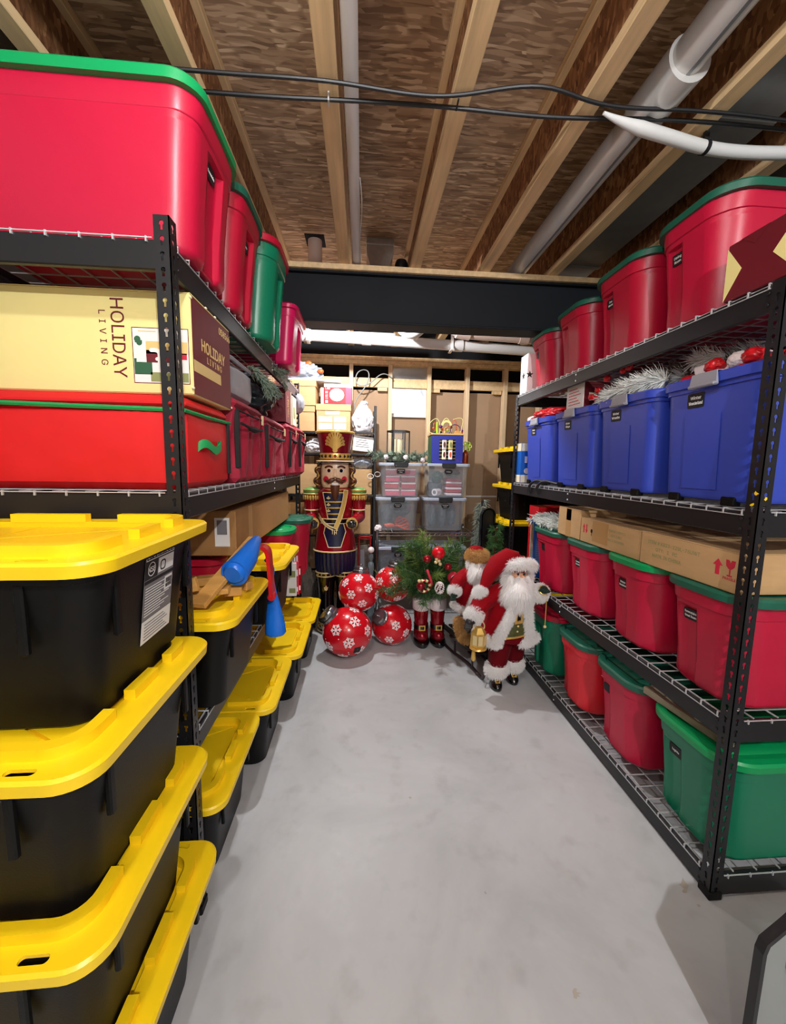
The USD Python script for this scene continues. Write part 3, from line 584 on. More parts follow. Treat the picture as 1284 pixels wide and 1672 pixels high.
# behind the beam: drain lines
t = thing('drain_line', 'thick white plastic drain pipe hung level beyond the steel beam', 'pipe')
P0, P1 = np.array([-1.3, 3.6, 2.565]), np.array([1.95, 3.6, 2.475])
part('pipe_run', tube([P0, P1], .044, 24), 'pvc_white', t, 40)
for k in (.25, .41, .66):
    c = P0 + (P1 - P0) * k; part('coupling', cyl(c - [.04, 0, 0], c + [.04, 0, 0], .05, 24), 'pvc_white', t, 40)
for x in (-.47, .78):
    c = P0 + (P1 - P0) * (x + 1.3) / 3.25; part('hanger', cat(B(x - .012, x + .012, 3.546, 3.552, c[2] - .05, JB), B(x - .012, x + .012, 3.546, 3.655, c[2] - .055, c[2] - .046)), 'white_paint', t, False)
t = thing('upper_drain_line', 'second white drain pipe with a slanted branch, above the level one', 'pipe')
part('pipe_run', cyl((.86, 3.5, 2.575), (1.95, 3.5, 2.54), .04, 20), 'pvc_pink', t, 40); part('branch', tube([(.86, 3.5, 2.575), (.76, 3.47, 2.60), (.50, 3.36, 2.70)], .042, 20), 'pvc_white', t, 40)
part('hub', cyl((.80, 3.49, 2.585), (.92, 3.5, 2.573), .049, 20), 'pvc_pink', t, 40); part('hub', cyl((1.36, 3.5, 2.559), (1.44, 3.5, 2.556), .046, 20), 'pvc_pink', t, 40)
t = thing('pipe_bend', 'white U-shaped drain trap hanging between joists beyond the beam', 'pipe')
a_ = np.linspace(-PI, 0, 18); part('bend', tube([(.30, 3.42, 2.9)] + [(.40 + .10 * math.cos(x), 3.42, 2.635 + .10 * math.sin(x)) for x in a_] + [(.50, 3.42, 2.72)], .043, 20), 'pvc_white', t, 40)
part('nut', cyl((.50, 3.42, 2.68), (.50, 3.42, 2.73), .052, 12), 'pvc_white', t)
t = thing('red_pipe', 'short red water line hanging between the joists beyond the beam', 'pipe'); part('run', cyl((.20, 3.5, 2.58), (.215, 3.5, 2.98), .012, 10), 'red_paint', t, 40)
t = thing('strut_rail', 'thin grey metal rail above the drain pipe', 'rail'); part('rail_bar', B(-.6, .3, 3.75, 3.79, 2.60, 2.64, .003), 'duct_grey', t)
for x in (-.598, -.125): part('hanger_rod', cyl((x, 3.77, 2.63), (x, 3.77, JB + .002), .005, 8), 'wire_silver', t, 40)

# ---------------------------------------------------------------- soft goods helpers
def soft_box(x0, x1, y0, y1, z0, z1, amp=.012, sc=7, seed=1, bulge=.02, n=3):
    m = B(x0, x1, y0, y1, z0, z1, .02); m = m.subdivide_to_size(.06 if n == 3 else .035); m.merge_vertices()
    c = np.array([(x0 + x1) / 2, (y0 + y1) / 2, (z0 + z1) / 2]); h = np.array([x1 - x0, y1 - y0, z1 - z0]) / 2; q = (m.vertices - c) / h
    f = np.clip(1 - q ** 2, 0, 1); k = np.clip((m.vertices[:, 2] - z0) / .05, 0, 1)
    for a in range(3):
        o = [b for b in range(3) if b != a]; m.vertices[:, a] += np.sign(q[:, a]) * (np.abs(q[:, a]) > .9) * f[:, o[0]] * f[:, o[1]] * bulge * (k if a == 2 else 1)
    d = (meshkit.fbm(m.vertices * sc + seed * 13.7, 3, seed) - .5) * 2 * amp; m.vertices += m.vertex_normals * (d * k)[:, None]; m.vertices[:, 2] = np.maximum(m.vertices[:, 2], z0); return m
def crumple(c, s, amp=.25, seed=1, sub=3, sc=3.5, flat=True):
    m = trimesh.creation.icosphere(sub, 1.0); v = m.vertices
    k = 1 + amp * (meshkit.fbm(v * sc + seed * 9.1, 4, seed) - .5) * 2.4; v = v * k[:, None]; 
    if flat: v[:, 2] = np.maximum(v[:, 2], -.75)
    v = v * np.array(s) + np.array(c); return trimesh.Trimesh(v, m.faces, process=False)
def needles(paths, per, ln, seed=1, spread=.9, jit=.35):
    q = np.random.default_rng(seed); out = []
    for P in paths:
        P = np.asarray(P, float); n = per; s = q.random(n) * (len(P) - 1.001); i = s.astype(int); f = (s - i)[:, None]
        b = P[i] * (1 - f) + P[i + 1] * f; t = P[i + 1] - P[i]; t /= np.maximum(np.linalg.norm(t, axis=1, keepdims=True), 1e-9)
        r = q.normal(size=(n, 3)); r -= t * (r * t).sum(1, keepdims=True); r /= np.linalg.norm(r, axis=1, keepdims=True)
        d = t * .7 + r * spread; d /= np.linalg.norm(d, axis=1, keepdims=True); l = ln * (1 + jit * q.normal(size=(n, 1))).clip(.3, 1.8)
        e = b + d * l; out.append(np.stack([b, (b + e) / 2 + r * l * .04, e - np.array([0, 0, 1]) * l * .06], 1))
    return np.concatenate(out)
def sprays(c, n, L, seed, up=.5, fl=(1, 1, 1), droop=.3, spread=1.0, low=-9):
    q = np.random.default_rng(seed); out = []
    for _ in range(n):
        d = q.normal(size=3) * np.array(fl) * spread; d[2] += up; d /= np.linalg.norm(d); d[2] = d[2] if d[2] > low else abs(d[2]) * .5; l = L * (.6 + .5 * q.random())
        a = np.array(c) + q.normal(size=3) * .02; out.append(bez(a, a + d * l * .5, a + d * l + np.array([0, 0, -droop * l]), n=7))
    return out
def greenery(name, label, c, paths, per, ln, m, seed=1, w=.0022, twig='wood_grey', group=None, tips=None):
    t = thing(name, label, c, group=group)
    part('twigs', cat(*[tube(p, np.linspace(.003, .0012, len(p)), 5) for p in paths]), twig, t, 40, kind='stuff')
    curves('needles', needles(paths, per, ln, seed), [w, w, w * .4], m, t, kind='stuff')
    return t
def carton(name, label, x0, x1, y0, y1, z0, z1, m='cardboard', c='cardboard box', group=None, tape='y', lid=0, rz=0):
    cx, cy = (x0 + x1) / 2, (y0 + y1) / 2; t = thing(name, label, c, (cx, cy, z0), rz, group); w, d, h = (x1 - x0) / 2, (y1 - y0) / 2, z1 - z0
    part('box_body', B(-w, w, -d, d, 0, h - .002, .003), m, t, False)
    if tape == 'y': part('flap', B(-w, -.001, -d, d, h - .003, h, .001), m, t, False); part('flap', B(.001, w, -d, d, h - .003, h, .001), m, t, False); part('tape', cat(B(-.025, .025, -d - .0008, d + .0008, h, h + .0006), B(-.025, .025, -d - .0008, -d, h - .07, h + .0006), B(-.025, .025, d, d + .0008, h - .07, h + .0006)), 'tape_tan', t, False)
    if tape == 'x': part('flap', B(-w, w, -d, -.001, h - .003, h, .001), m, t, False); part('flap', B(-w, w, .001, d, h - .003, h, .001), m, t, False); part('tape', cat(B(-w - .0008, w + .0008, -.025, .025, h, h + .0006), B(-w - .0008, -w, -.025, .025, h - .07, h + .0006), B(w, w + .0008, -.025, .025, h - .07, h + .0006)), 'tape_tan', t, False)
    if lid: part('lid', B(-w - .006, w + .006, -d - .006, d + .006, h - lid, h + .004, .003), m, t, False)
    return t
UP = (0, 0, 1)
def on_left(m, y, z, x): return frame(m, (x, y, z), (0, 1, 0), UP)      # faces +x
def on_right(m, y, z, x): return frame(m, (x, y, z), (0, -1, 0), UP)     # faces -x
def on_front(m, x, z, y): return frame(m, (x, y, z), (1, 0, 0), UP)      # faces -y, towards the open floor

# ---------------------------------------------------------------- left rack, middle shelf
zs = ZL[1] + .008
t = thing('storage_bag', 'bright red fabric storage bag with green piping, nearest on the left shelf', 'storage bag')
part('bag_body', soft_box(-1.09, -.512, 1.195, 1.575, zs, 1.60, .006, 5, 3, .012, 4), 'bag_red', t, 50)
part('bag_lid', soft_box(-1.092, -.510, 1.193, 1.577, 1.585, 1.632, .003, 5, 4, .003, 4), 'bag_red', t, 50)
part('piping', cat(tube([(-1.09, 1.189, 1.598), (-.8, 1.186, 1.592), (-.506, 1.189, 1.588)], .007, 6), tube([(-.506, 1.189, 1.588), (-.502, 1.35, 1.586), (-.506, 1.58, 1.59)], .006, 6)), 'strap_green', t, 40)
part('handle', loft(np.array([[p + np.array([a * .002, 0, b * .013]) for a, b in ((-1, -1), (1, -1), (1, 1), (-1, 1))] for p in spline([(-.508, 1.275, 1.485), (-.490, 1.29, 1.50), (-.480, 1.35, 1.480), (-.488, 1.42, 1.503), (-.508, 1.435, 1.49)], 20)])), 'strap_green', t, 40)
part('side_strap', B(-.51, -.500, 1.545, 1.562, 1.40, 1.585, .002), 'strap_black', t)
def folds(m, x1, y0, y1, z0, z1, k):
    # sagging vertical creases in the soft front
    m = m.subdivide_to_size(.03); m.merge_vertices(); v = m.vertices; f = (v[:, 0] > x1 - .06); u = (v[:, 1] - y0) / (y1 - y0); h = np.clip((v[:, 2] - z0) / (z1 - z0), 0, 1)
    w = np.sin(u * 17 + 2.2 * np.sin(h * 3 + k) + k) * (.4 + .6 * h) + .7 * np.sin(u * 31 - 5 * h + k * 2)
    m.vertices[:, 0] += f * (w * .010 - .018 * np.sin(PI * np.clip(h, 0, 1)) * np.sin(PI * np.clip(u, 0, 1)) ); return m
for k, (y0, y1, x1, z1, lab) in enumerate([(1.615, 2.06, -.50, 1.70, 'burgundy fabric bag just behind the bright red one, grey tub on top'), (2.08, 2.60, -.495, 1.685, 'burgundy fabric bag with a wrapped black bundle on top'), (2.63, 2.88, -.475, 1.70, 'burgundy fabric bag under the small maroon carton'), (2.91, 3.18, -.455, 1.70, 'burgundy fabric bag at the far end of the left shelf')]):
    t = thing('storage_bag', lab, 'storage bag', group='burgundy bags on the left shelf'); w = y1 - y0
    part('bag_body', folds(soft_box(-1.05, x1, y0, y1, zs, z1 - .03, .010, 6, 20 + k, .018, 4), x1, y0, y1, zs, z1, k), 'bag_burgundy', t, 60)
    part('bag_lid', soft_box(-1.052, x1 + .004, y0 + .003, y1 - .003, z1 - .045, z1, .006, 6, 30 + k, .004, 4), 'bag_burgundy', t, 60)
    part('zipper', tube([(x1 + .008, y0 + .01, z1 - .05), (x1 + .014, (y0 + y1) / 2, z1 - .055), (x1 + .008, y1 - .01, z1 - .05)], .004, 6), 'strap_black', t, 40)
    part('handle', tube(spline([(x1 + .012, y0 + w * .12, z1 - .10), (x1 + .02, y0 + w * .2, z1 - .105), (x1 + .026, y0 + w * .35, z1 - .115), (x1 + .026, y0 + w * .55, z1 - .112), (x1 + .02, y0 + w * .75, z1 - .105), (x1 + .012, y0 + w * .88, z1 - .1)], 24), .006, 8), 'strap_black', t, 40); part('handle_pad', tube([(x1 + .022, y0 + w * .33, z1 - .113), (x1 + .026, y0 + w * .45, z1 - .114), (x1 + .023, y0 + w * .57, z1 - .111)], [.010, .014, .010], 8), 'strap_black', t, 40)
    part('side_strap', B(x1 - .004, x1 + .014, y0 + .012, y0 + .030, zs + .06, z1 - .05, .002), 'strap_black', t)
    part('tag', B(x1 + .01, x1 + .016, y1 - w * .14, y1 - w * .08, z1 - .075, z1 - .03, .001), 'gold_pale', t)
# cream and maroon printed box
t = thing('decoration_box', 'long cream box with a maroon end, lying on the bright red bag', 'box', (-.505, 1.26, 1.642), rx=0)
part('box_body', B(-.60, 0, 0, .345, 0, .290, .004), 'cream_card', t, False)
e = part('end_panel', B(-.0005, .0012, .006, .339, .004, .286), 'maroon_card', t, False)
part('flap', B(-.60, .0, .002, .343, .289, .2915), 'cream_card', t, False)
part('edge_wear', cat(*[xf(sph((0, 0, 0), 1, 1), (.0, y, z), s=(.004, .008, .005)) for y, z in ((.0, .02), (.005, .28), (.12, .291), (.20, .291), (.344, .01))]), 'cream_pale', t)
part('lettering', on_left(ctext('HOLIDAY', .034, .0005, True), .175, .165, .0014), 'gold_print', e, False); part('lettering', on_left(ctext('L I V I N G', .020, .0005), .18, .128, .0014), 'gold_print', e, False)
part('lettering', on_left(ctext("058566", .022, .0005, True), .285, .258, .0014), 'gold_print', e, False)
s_ = part('stripe', B(.0, .0018, .008, .235, .072, .106), 'gold_print', e, False)
f = lambda m, x, z, k=.0004: frame(m, (x, -k, z), (1, 0, 0), UP)
def down(m, x, z): return frame(m, (x, -.0004, z), (0, 0, -1), (1, 0, 0))
part('lettering', down(ctext('HOLIDAY', .036, .0005), -.205, .155), 'maroon_card', t, False); part('lettering', down(ctext('L  I  V  I  N  G', .018, .0005), -.247, .155), 'maroon_card', t, False)
pic = part('picture', f(prism(sbox(-.168, .030, -.008, .188), 0, .0003), 0, 0), 'white_card', t, False)
for (a, b, c_, d, m) in [(-.168, .030, -.166, .188, 'maroon_card'), (-.010, .030, -.008, .188, 'maroon_card'), (-.168, .186, -.008, .188, 'maroon_card'), (-.168, .030, -.008, .032, 'maroon_card'), (-.150, .176, -.10, .179, 'gold_print'), (-.13, .115, -.012, .15, 'gold_print'), (-.14, .09, -.05, .125, 'maroon_card'), (-.165, .055, -.115, .10, 'trim_green'), (-.12, .035, -.012, .062, 'print_green'), (-.045, .10, -.015, .118, 'print_red')]:
    part('printed_field', f(prism(sbox(a, b, c_, d), 0, .0002), 0, 0, .0006 + .0001 * (d > .1)), m, pic, False)
part('printed_field', f(prism(unary_union([LineString(bez((-.115, .125), (-.07, .13), (-.11, .09), (-.08, .065), n=14)).buffer(.006), LineString(bez((-.1, .1), (-.07, .11), (-.05, .12), n=8)).buffer(.005), sbox(-.158, .09, -.142, .135), sbox(-.145, .09, -.13, .13)]), 0, .0002), 0, 0, .0010), 'white_card', pic, False)
part('printed_field', f(prism(unary_union([Point(-.153, .155).buffer(.009, 4), Point(-.148, .145).buffer(.008, 4), sbox(-.16, .145, -.14, .152)]), 0, .0002), 0, 0, .0010), 'trim_green', pic, False)
t = thing('fabric_tub', 'grey soft-sided tub on a burgundy bag, behind the cream and maroon box', 'tub'); part('tub_body', soft_box(-.95, -.535, 1.66, 2.0, 1.706, 1.855, .012, 8, 41, .01, 4), 'bag_grey', t, 60); part('rim', tube(np.vstack([rrect(.425, .35, .04, 1.862, 4, 3, -.742, 1.83), rrect(.425, .35, .04, 1.862, 4, 3, -.742, 1.83)[:1]]), .009, 6), 'bag_grey', t, 40)
t = thing('plastic_bundle', 'black plastic bag bundle with frosted sprigs, on the second burgundy bag', 'bag'); part('bag_body', crumple((-.70, 2.30, 1.80), (.2, .20, .125), .25, 5, 4), 'bag_black', t, True); part('tie', tube(spline([(-.56, 2.38, 1.90), (-.50, 2.45, 1.88), (-.49, 2.50, 1.83)], 12), .006, 6), 'bag_black', t, 40)
greenery('frosted_sprig', 'frosted grey-green sprigs tucked on the black bag bundle', 'artificial branch', [bez((-.55, 2.0 + .07 * i, 1.90 - .03 * (i % 2)), (-.50, 2.08 + .08 * i, 1.90), (-.482, 2.12 + .1 * i, 1.78 + .02 * i), n=7) for i in range(4)], 160, .022, 'needle_frost', 3, .004)
greenery('frosted_sprig', 'single frosted branch poking out in front of the left top beam', 'artificial branch', [bez((-.56, 2.15, 1.93), (-.49, 2.35, 1.99), (-.478, 2.72, 1.975), n=9), bez((-.49, 2.4, 1.98), (-.478, 2.5, 1.94), (-.475, 2.62, 1.91), n=6), bez((-.488, 2.45, 1.985), (-.478, 2.55, 2.0), (-.475, 2.65, 2.02), n=6)], 110, .022, 'needle_frost', 4, .003)
t = thing('decoration_carton', 'small maroon carton standing on the third burgundy bag', 'box'); part('box_body', B(-.78, -.495, 2.655, 2.84, 1.71, 1.93, .003), 'maroon_card', t, False)
part('lettering', frame(ctext('HOLIDAY', .022, .0005, True), (-.4945, 2.735, 1.82), (0, 0, 1), (0, -1, 0)), 'gold_print', t, False); part('lettering', frame(ctext('L I V I N G', .014, .0005), (-.4945, 2.765, 1.82), (0, 0, 1), (0, -1, 0)), 'gold_print', t, False); part('torn_edge', B(-.50, -.492, 2.836, 2.848, 1.71, 1.93), 'cream_pale', t, False)
t = carton('pale_carton', 'pale cream carton with faded print at the far end of the left shelf', -.76, -.485, 2.87, 3.02, 1.71, 1.915, 'cream_pale', tape=None); part('printed_field', B(.138, .1385, -.05, .0, .05, .13), 'print_green', t, False); part('printed_field', B(.138, .1385, .02, .05, .03, .17), 'gold_print', t, False)
t = thing('grey_pouch', 'dark grey felt pouch hanging at the far end of the left top beam', 'pouch'); part('pouch_body', crumple((-.49, 3.16, 1.90), (.045, .05, .075), .1, 8, 3, flat=False), 'bag_grey', t, True); part('loop', tube(spline([(-.50, 3.14, 1.96), (-.51, 3.12, 2.0), (-.51, 3.10, 2.025)], 8), .004, 6), 'strap_black', t, 40)

# ---------------------------------------------------------------- left rack, waist level
zl = ZL[0] + .008 + TH - .018 + .018
t = carton('long_carton', 'long brown carton lying across the totes of the left rack', -.93, -.52, 1.66, 2.84, 1.055, 1.245, 'cardboard_brown', tape='y')
part('shipping_label', B(.12, .18, -.5915, -.5905, .04, .16), 'white_card', t, False); part('printed_field', B(.13, .17, -.593, -.5916, .09, .15), 'print_grey', t, False); part('tape_band', B(.2045, .2055, -.40, -.34, 0, .19), 'tape_tan', t, False)
zl = ZL[0] + .008 + .348
def plank(name, label, a, b, w, h, m, c='lumber', roll=0, group=None):
    a, b = np.array(a, float), np.array(b, float); L = np.linalg.norm(b - a); u = (b - a) / L; s = np.cross(u, UP); s /= np.linalg.norm(s); v = np.cross(s, u)
    s, v = math.cos(roll) * s + math.sin(roll) * v, -math.sin(roll) * s + math.cos(roll) * v
    return solo(name, frame(frame(B(0, L, -w / 2, w / 2, 0, h, .0015), (0, 0, 0), (1, 0, 0), (0, 1, 0)), a, u, -s), m, label, c, group, smooth=False)
plank('wood_board', 'longest pine board leaning up over the lumber pile on the yellow tote', (-.52, 1.26, zl + .005), (-.425, 1.60, zl + .16), .055, .018, 'wood_lumber')
plank('wood_board', 'pine board lying under the leaning board on the yellow tote', (-.72, 1.33, zl + .001), (-.455, 1.37, zl + .024), .06, .018, 'wood_lumber')
plank('wood_board', 'pine board at the back of the lumber pile on the yellow tote', (-.80, 1.47, zl + .002), (-.46, 1.53, zl + .012), .05, .03, 'wood_lumber')
plank('wood_board', 'short pine batten on edge at the left of the lumber pile', (-.75, 1.28, zl + .002), (-.53, 1.30, zl + .052), .02, .045, 'wood_lumber')
for k, (x, y, d) in enumerate([(-.455, 1.40, .3), (-.44, 1.47, -.4)]): solo('wood_block', xf(B(-.03, .03, -.018, .018, 0, .03, .002), (x, y, zl + .001 + .0), rz=d), 'wood_lumber', ['small pine offcut near the tote edge beside the leaning board', 'small pine offcut under the blue plastic cup'][k], 'wood block')
t = thing('toy_scoop', 'blue plastic scoop handle with a rounded end lying on the lumber', 'toy'); part('scoop_body', tube([(-.44, 1.35, 1.06), (-.435, 1.37, 1.065), (-.42, 1.45, 1.095), (-.415, 1.52, 1.125), (-.412, 1.57, 1.142), (-.411, 1.58, 1.145)], [.03, .046, .040, .028, .018, .005], 20), 'toy_blue', t, 40); part('scoop_rim', tube([(-.4365, 1.362, 1.063), (-.435, 1.37, 1.065)], .048, 20), 'toy_blue', t, 40)
t = thing('toy_shovel', 'blue plastic shovel blade hanging in the gap between two totes', 'toy')
sh_ = [np.array([(x0 + w * math.cos(a), y0 + th * math.sin(a), z) for a in np.linspace(0, 2 * PI, 17)[:-1]]) for x0, y0, w, th, z in ((-.405, 1.77, .008, .008, .94), (-.40, 1.77, .018, .012, .86), (-.395, 1.765, .034, .018, .78), (-.39, 1.76, .044, .026, .72), (-.388, 1.755, .048, .036, .68), (-.388, 1.755, .040, .032, .668))]
part('blade', loft(sh_), 'toy_blue', t, 40); part('stem', tube(spline([(-.405, 1.77, .93), (-.40, 1.76, .98), (-.42, 1.74, 1.02)], 8), .010, 8), 'toy_blue', t, 40)
t = thing('toy_rake', 'red plastic toy rake arching over the blue scoop between two totes', 'toy')
hp = spline([(-.49, 1.70, 1.06), (-.45, 1.715, 1.085), (-.415, 1.72, 1.075), (-.40, 1.72, 1.02), (-.395, 1.72, .93), (-.392, 1.72, .86)], 26)
part('arch', loft(np.array([[p + np.array([0, a * .03, 0]) + b * np.array([.007, 0, .005]) for a, b in ((-1, -1), (1, -1), (1, 1), (-1, 1))] for p in hp])), 'toy_red', t, 30); part('tip', cyl((-.392, 1.70, .86), (-.392, 1.74, .86), .016), 'toy_red', t, 40)
for k, (y, c1) in enumerate([(2.42, 'white_card'), (2.45, 'print_red'), (2.48, 'velvet_red')]):
    t = thing('gift_pack', ['white card pack hanging at the end of the waist-level shelf, nearest of three', 'red and white card pack in the middle of three at the shelf end', 'red dotted card pack, last of three at the shelf end'][k], 'package', (-.40 + .010 * k, y - .005, ZL[0] + .008), rz=.12 * k); part('pack', B(-.13, .0, -.008, .008, 0, .21 - .03 * (k == 2), .002), c1, t, False)
    [part('printed_field', B(-.044, -.006, -.0088, -.008, a_z, b_z), 'print_green' if k == 0 else 'white_card', t, False) for a_z, b_z in ((.12, .16), (.02, .05))]
    part('hang_tab', B(-.03, -.02, -.001, .001, .205 - .03 * (k == 2), .24), 'hose_white', t)

# ---------------------------------------------------------------- right rack, top shelf
t = thing('patterned_box', 'maroon and cream triangle-patterned box at the near corner of the right top shelf', 'box', (1.180, 1.085, ZR[3] + .008))
part('box_body', B(0, .50, -.03, .195, 0, .175, .003), 'maroon_card', t, False)
tri = lambda *p: on_right(prism(Polygon([(-a, b) for a, b in p]), 0, .0006), 0, 0, -.0002)
part('cream_triangle', tri((.195, .003), (.195, .165), (.14, .085)), 'cream_card', t, False); part('cream_triangle', tri((-.03, .172), (.045, .085), (-.03, .003)), 'cream_card', t, False); part('cream_triangle', tri((.06, .174), (.15, .174), (.105, .14)), 'maroon_card', t, False)
t = carton('white_carton', 'white carton with a black star mark at the far end of the right top shelf', 1.20, 1.50, 2.895, 3.02, ZR[3] + .008, 2.27, 'white_card', tape=None)
st = Polygon([((.028 if i % 2 == 0 else .011) * math.sin(i * PI / 5), (.028 if i % 2 == 0 else .011) * math.cos(i * PI / 5)) for i in range(10)])
part('star_mark', on_right(prism(st, 0, .0006), .0, .13, -.1502), 'label_black', t, False); part('star_mark', frame(prism(st, 0, .0006), (-.13, -.0627, .13), (1, 0, 0), UP), 'label_black', t, False)

# ---------------------------------------------------------------- right rack, on the blue bins
zb = ZR[2] + .008 + .45
t = thing('striped_ribbon', 'red and white striped ribbon heap on the nearest blue bin', 'ribbon')
q = np.random.default_rng(5)
for k in range(7):
    y0 = 1.17 + .055 * k; P = spline([(1.24 + .02 * (k % 2), y0 - .03, zb + .006), (1.27, y0, zb + .03 + .012 * (k % 3)), (1.33, y0 + .03, zb + .04 + .012 * (k % 2)), (1.46, y0 + .04, zb + .015)], 14)
    part('ribbon_loop', loft(np.array([[p + np.array([0, a * .026, 0]) + np.array([0, 0, b * .0035]) for a, b in ((-1, -1), (1, -1), (1, 1), (-1, 1))] for p in P])), 'toy_red' if k % 2 == 0 else 'snow_white', t, 40)
for y, c_ in ((1.22, 'toy_red'), (1.27, 'snow_white'), (1.36, 'toy_red')): part('ribbon_knot', crumple((1.25, y, zb + .036), (.026, .034, .026), .2, int(y * 100), 3, flat=False), c_, t, True)
def tinsel(name, label, ys_, x, z, r, m, seed, n=2600, ln=.05, w=.0022, x2=None):
    t = thing(name, label, 'garland'); P = [spline([(x + .03 * math.sin(7 * y + seed), y, z + r * .6 + .012 * math.cos(11 * y)) for y in np.linspace(*ys_, 7)], 20), spline([((x2 or x) + .10 + .03 * math.cos(9 * y), y, z + r * .9) for y in np.linspace(*ys_, 7)], 20)]
    part('core', cat(*[tube(p, .008, 6) for p in P]), m, t, 40); curves('strands', needles(P, n, ln, seed, 1.6), [w, w, w * .5], m, t, kind='stuff'); return t
t = tinsel('tinsel_garland', 'fluffy white tinsel garland heaped on the second and third blue bins', (1.60, 2.06), 1.27, zb, .06, 'tinsel_white', 11)
for k, (y, z) in enumerate([(2.04, .075), (2.07, .04), (1.97, .12), (1.86, .135), (2.1, .05), (1.82, .14)]): part('red_bow', crumple((1.235 + .01 * (k % 2), y, zb + z), (.014, .022, .016), .3, k, 2, flat=False), 'toy_red', t, True)
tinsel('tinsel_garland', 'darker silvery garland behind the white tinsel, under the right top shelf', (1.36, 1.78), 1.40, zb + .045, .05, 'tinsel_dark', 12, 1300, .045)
tinsel('tinsel_garland', 'short white tinsel tail standing up above the dark garland', (1.42, 1.54), 1.36, zb + .075, .05, 'tinsel_white', 13, 450, .04)
t = thing('gift_carton', 'white and maroon carton standing on the blue bins, red bag beyond it', 'box', (1.225, 2.16, zb + .002)); part('box_body', B(0, .22, 0, .185, 0, .145, .003), 'white_card', t, False)
part('side_panel', B(.003, .22, -.001, .0, .002, .143), 'maroon_card', t, False); part('cream_label', B(.03, .15, -.0018, -.001, .05, .085), 'cream_pale', t, False); part('text_lines', on_right(cat(*[prism(sbox(-.16, .03 + .017 * i, -.03 - .02 * (i % 3), .034 + .017 * i), 0, .0005) for i in range(6)]), 0, 0, -.0001), 'print_red', t, False, kind='stuff')
t = thing('plastic_bag', 'glossy red plastic bag flattened on the farthest blue bin', 'bag'); part('bag_body', crumple((1.38, 2.72, zb + .034), (.17, .25, .048), .22, 31, 4), 'toy_red', t, True); part('white_corner', crumple((1.245, 2.86, zb + .018), (.03, .06, .022), .2, 33, 3), 'snow_white', t, True)
t = thing('picture_box', 'upright blue and white box beyond the farthest blue bin', 'box', (1.20, 2.925, ZR[2] + .008)); part('box_body', B(0, .22, 0, .09, 0, .30, .003), 'art_blue', t, False)
for z0, z1, m in ((.24, .297, 'cream_pale'), (0.003, .06, 'cream_pale')): part('printed_band', cat(on_right(prism(sbox(-.088, z0, -.002, z1), 0, .0006), 0, 0, -.0002), frame(prism(sbox(.003, z0, .217, z1), 0, .0006), (0, -.0002, 0), (1, 0, 0), UP)), m, t, False)
part('printed_field', frame(prism(unary_union([Point(.05, .09).buffer(.022), sbox(.03, .15, .05, .2), sbox(.055, .12, .075, .19)]), 0, .0006), (0, -.0003, 0), (1, 0, 0), UP), 'snow_white', t, False)
t = thing('bungee_cord', 'black bungee cords looped over the right beam below the blue bins', 'cord')
for k in range(2): part('cord', tube(spline([(1.172, 2.68 - .12 * k, 1.262), (1.166, 2.67 - .12 * k, 1.31), (1.172, 2.62 - .12 * k, 1.345), (1.18, 2.5 - .12 * k, 1.352), (1.19, 2.42 - .1 * k, 1.345)], 24), .0085, 8), 'cable_black', t, 40)
for k, (y, z) in enumerate([(1.079, 1.375), (1.077, 1.34), (1.0775, 1.36)]): solo('tape_scrap', xf(prism(blob(0, 0, .006 + .001 * k, 1.5, 30, k), 0, .0006), (0, 0, 0)) if False else frame(prism(blob(0, 0, .0042, 1.5, 40 * k, 3 + k), 0, .0006), (XR - .0002 if k < 2 else XR + .02, YR + .012 + .008 * k if k < 2 else YR - .0002, z), (0, -1, 0) if k < 2 else (1, 0, 0), UP), 'yellow_plastic', ['upper scrap of yellow tape on the near right post', 'lower scrap of yellow tape on the near right post', 'scrap of yellow tape on the camera-facing side of the near right post'][k], 'tape')

# ---------------------------------------------------------------- right rack, on the red bins
zr = ZR[1] + .008 + .394
t = carton('printed_carton', 'long flat carton with a red up-arrow and glass, on the nearest red bin', 1.196, 1.70, 1.125, 1.575, zr, zr + .135, 'cardboard', tape='y')
pr_ = lambda m, y, z: on_right(m, y, z, -.2522)
part('open_flap', xf(B(-.25, .0, -.21, .05, 0, .003), (.0, -.01, .137), ry=-.06), 'cardboard', t, False)
for s, y, z, h in (('ITEM # KB23-225L-75UWT', .055, .098, .0135), ('QTY:   1   PC', .082, .072, .0135), ('MADE IN CHINA', .08, .047, .0135)): part('lettering', pr_(ctext(s, h, .0004), y, z), 'print_green', t, False)
arrow = Polygon([(-.008, -.026), (.008, -.026), (.008, .006), (.018, .006), (0, .028), (-.018, .006), (-.008, .006)])
part('arrow_mark', pr_(prism(arrow, 0, .0005), -.145, .075), 'print_red', t, False)
glass = unary_union([Polygon([(-.017, .028), (-.006, .028), (0, .018), (.004, .028), (.017, .028), (.015, .008), (.006, -.001), (-.006, -.001), (-.015, .008)]), sbox(-.0022, -.022, .0022, 0), sbox(-.009, -.026, .009, -.022)])
part('glass_mark', pr_(prism(glass, 0, .0005), -.19, .078), 'print_red', t, False); part('lettering', pr_(ctext('FRAGILE', .008, .0004, True), -.19, .044), 'print_red', t, False)
t = carton('printed_carton', 'middle flat carton with green print and red arrows, second and third red bins', 1.20, 1.62, 1.585, 2.05, zr, zr + .13, 'cardboard', tape='y', group=None)
p2 = lambda m, y, z: on_right(m, y, z, -.2102)
for y, f_ in ((.20, 1), (.175, -1)): part('arrow_mark', p2(xf(prism(arrow, 0, .0005), s=(.6, .9 * f_, 1)), y, .075), 'print_red', t, False)
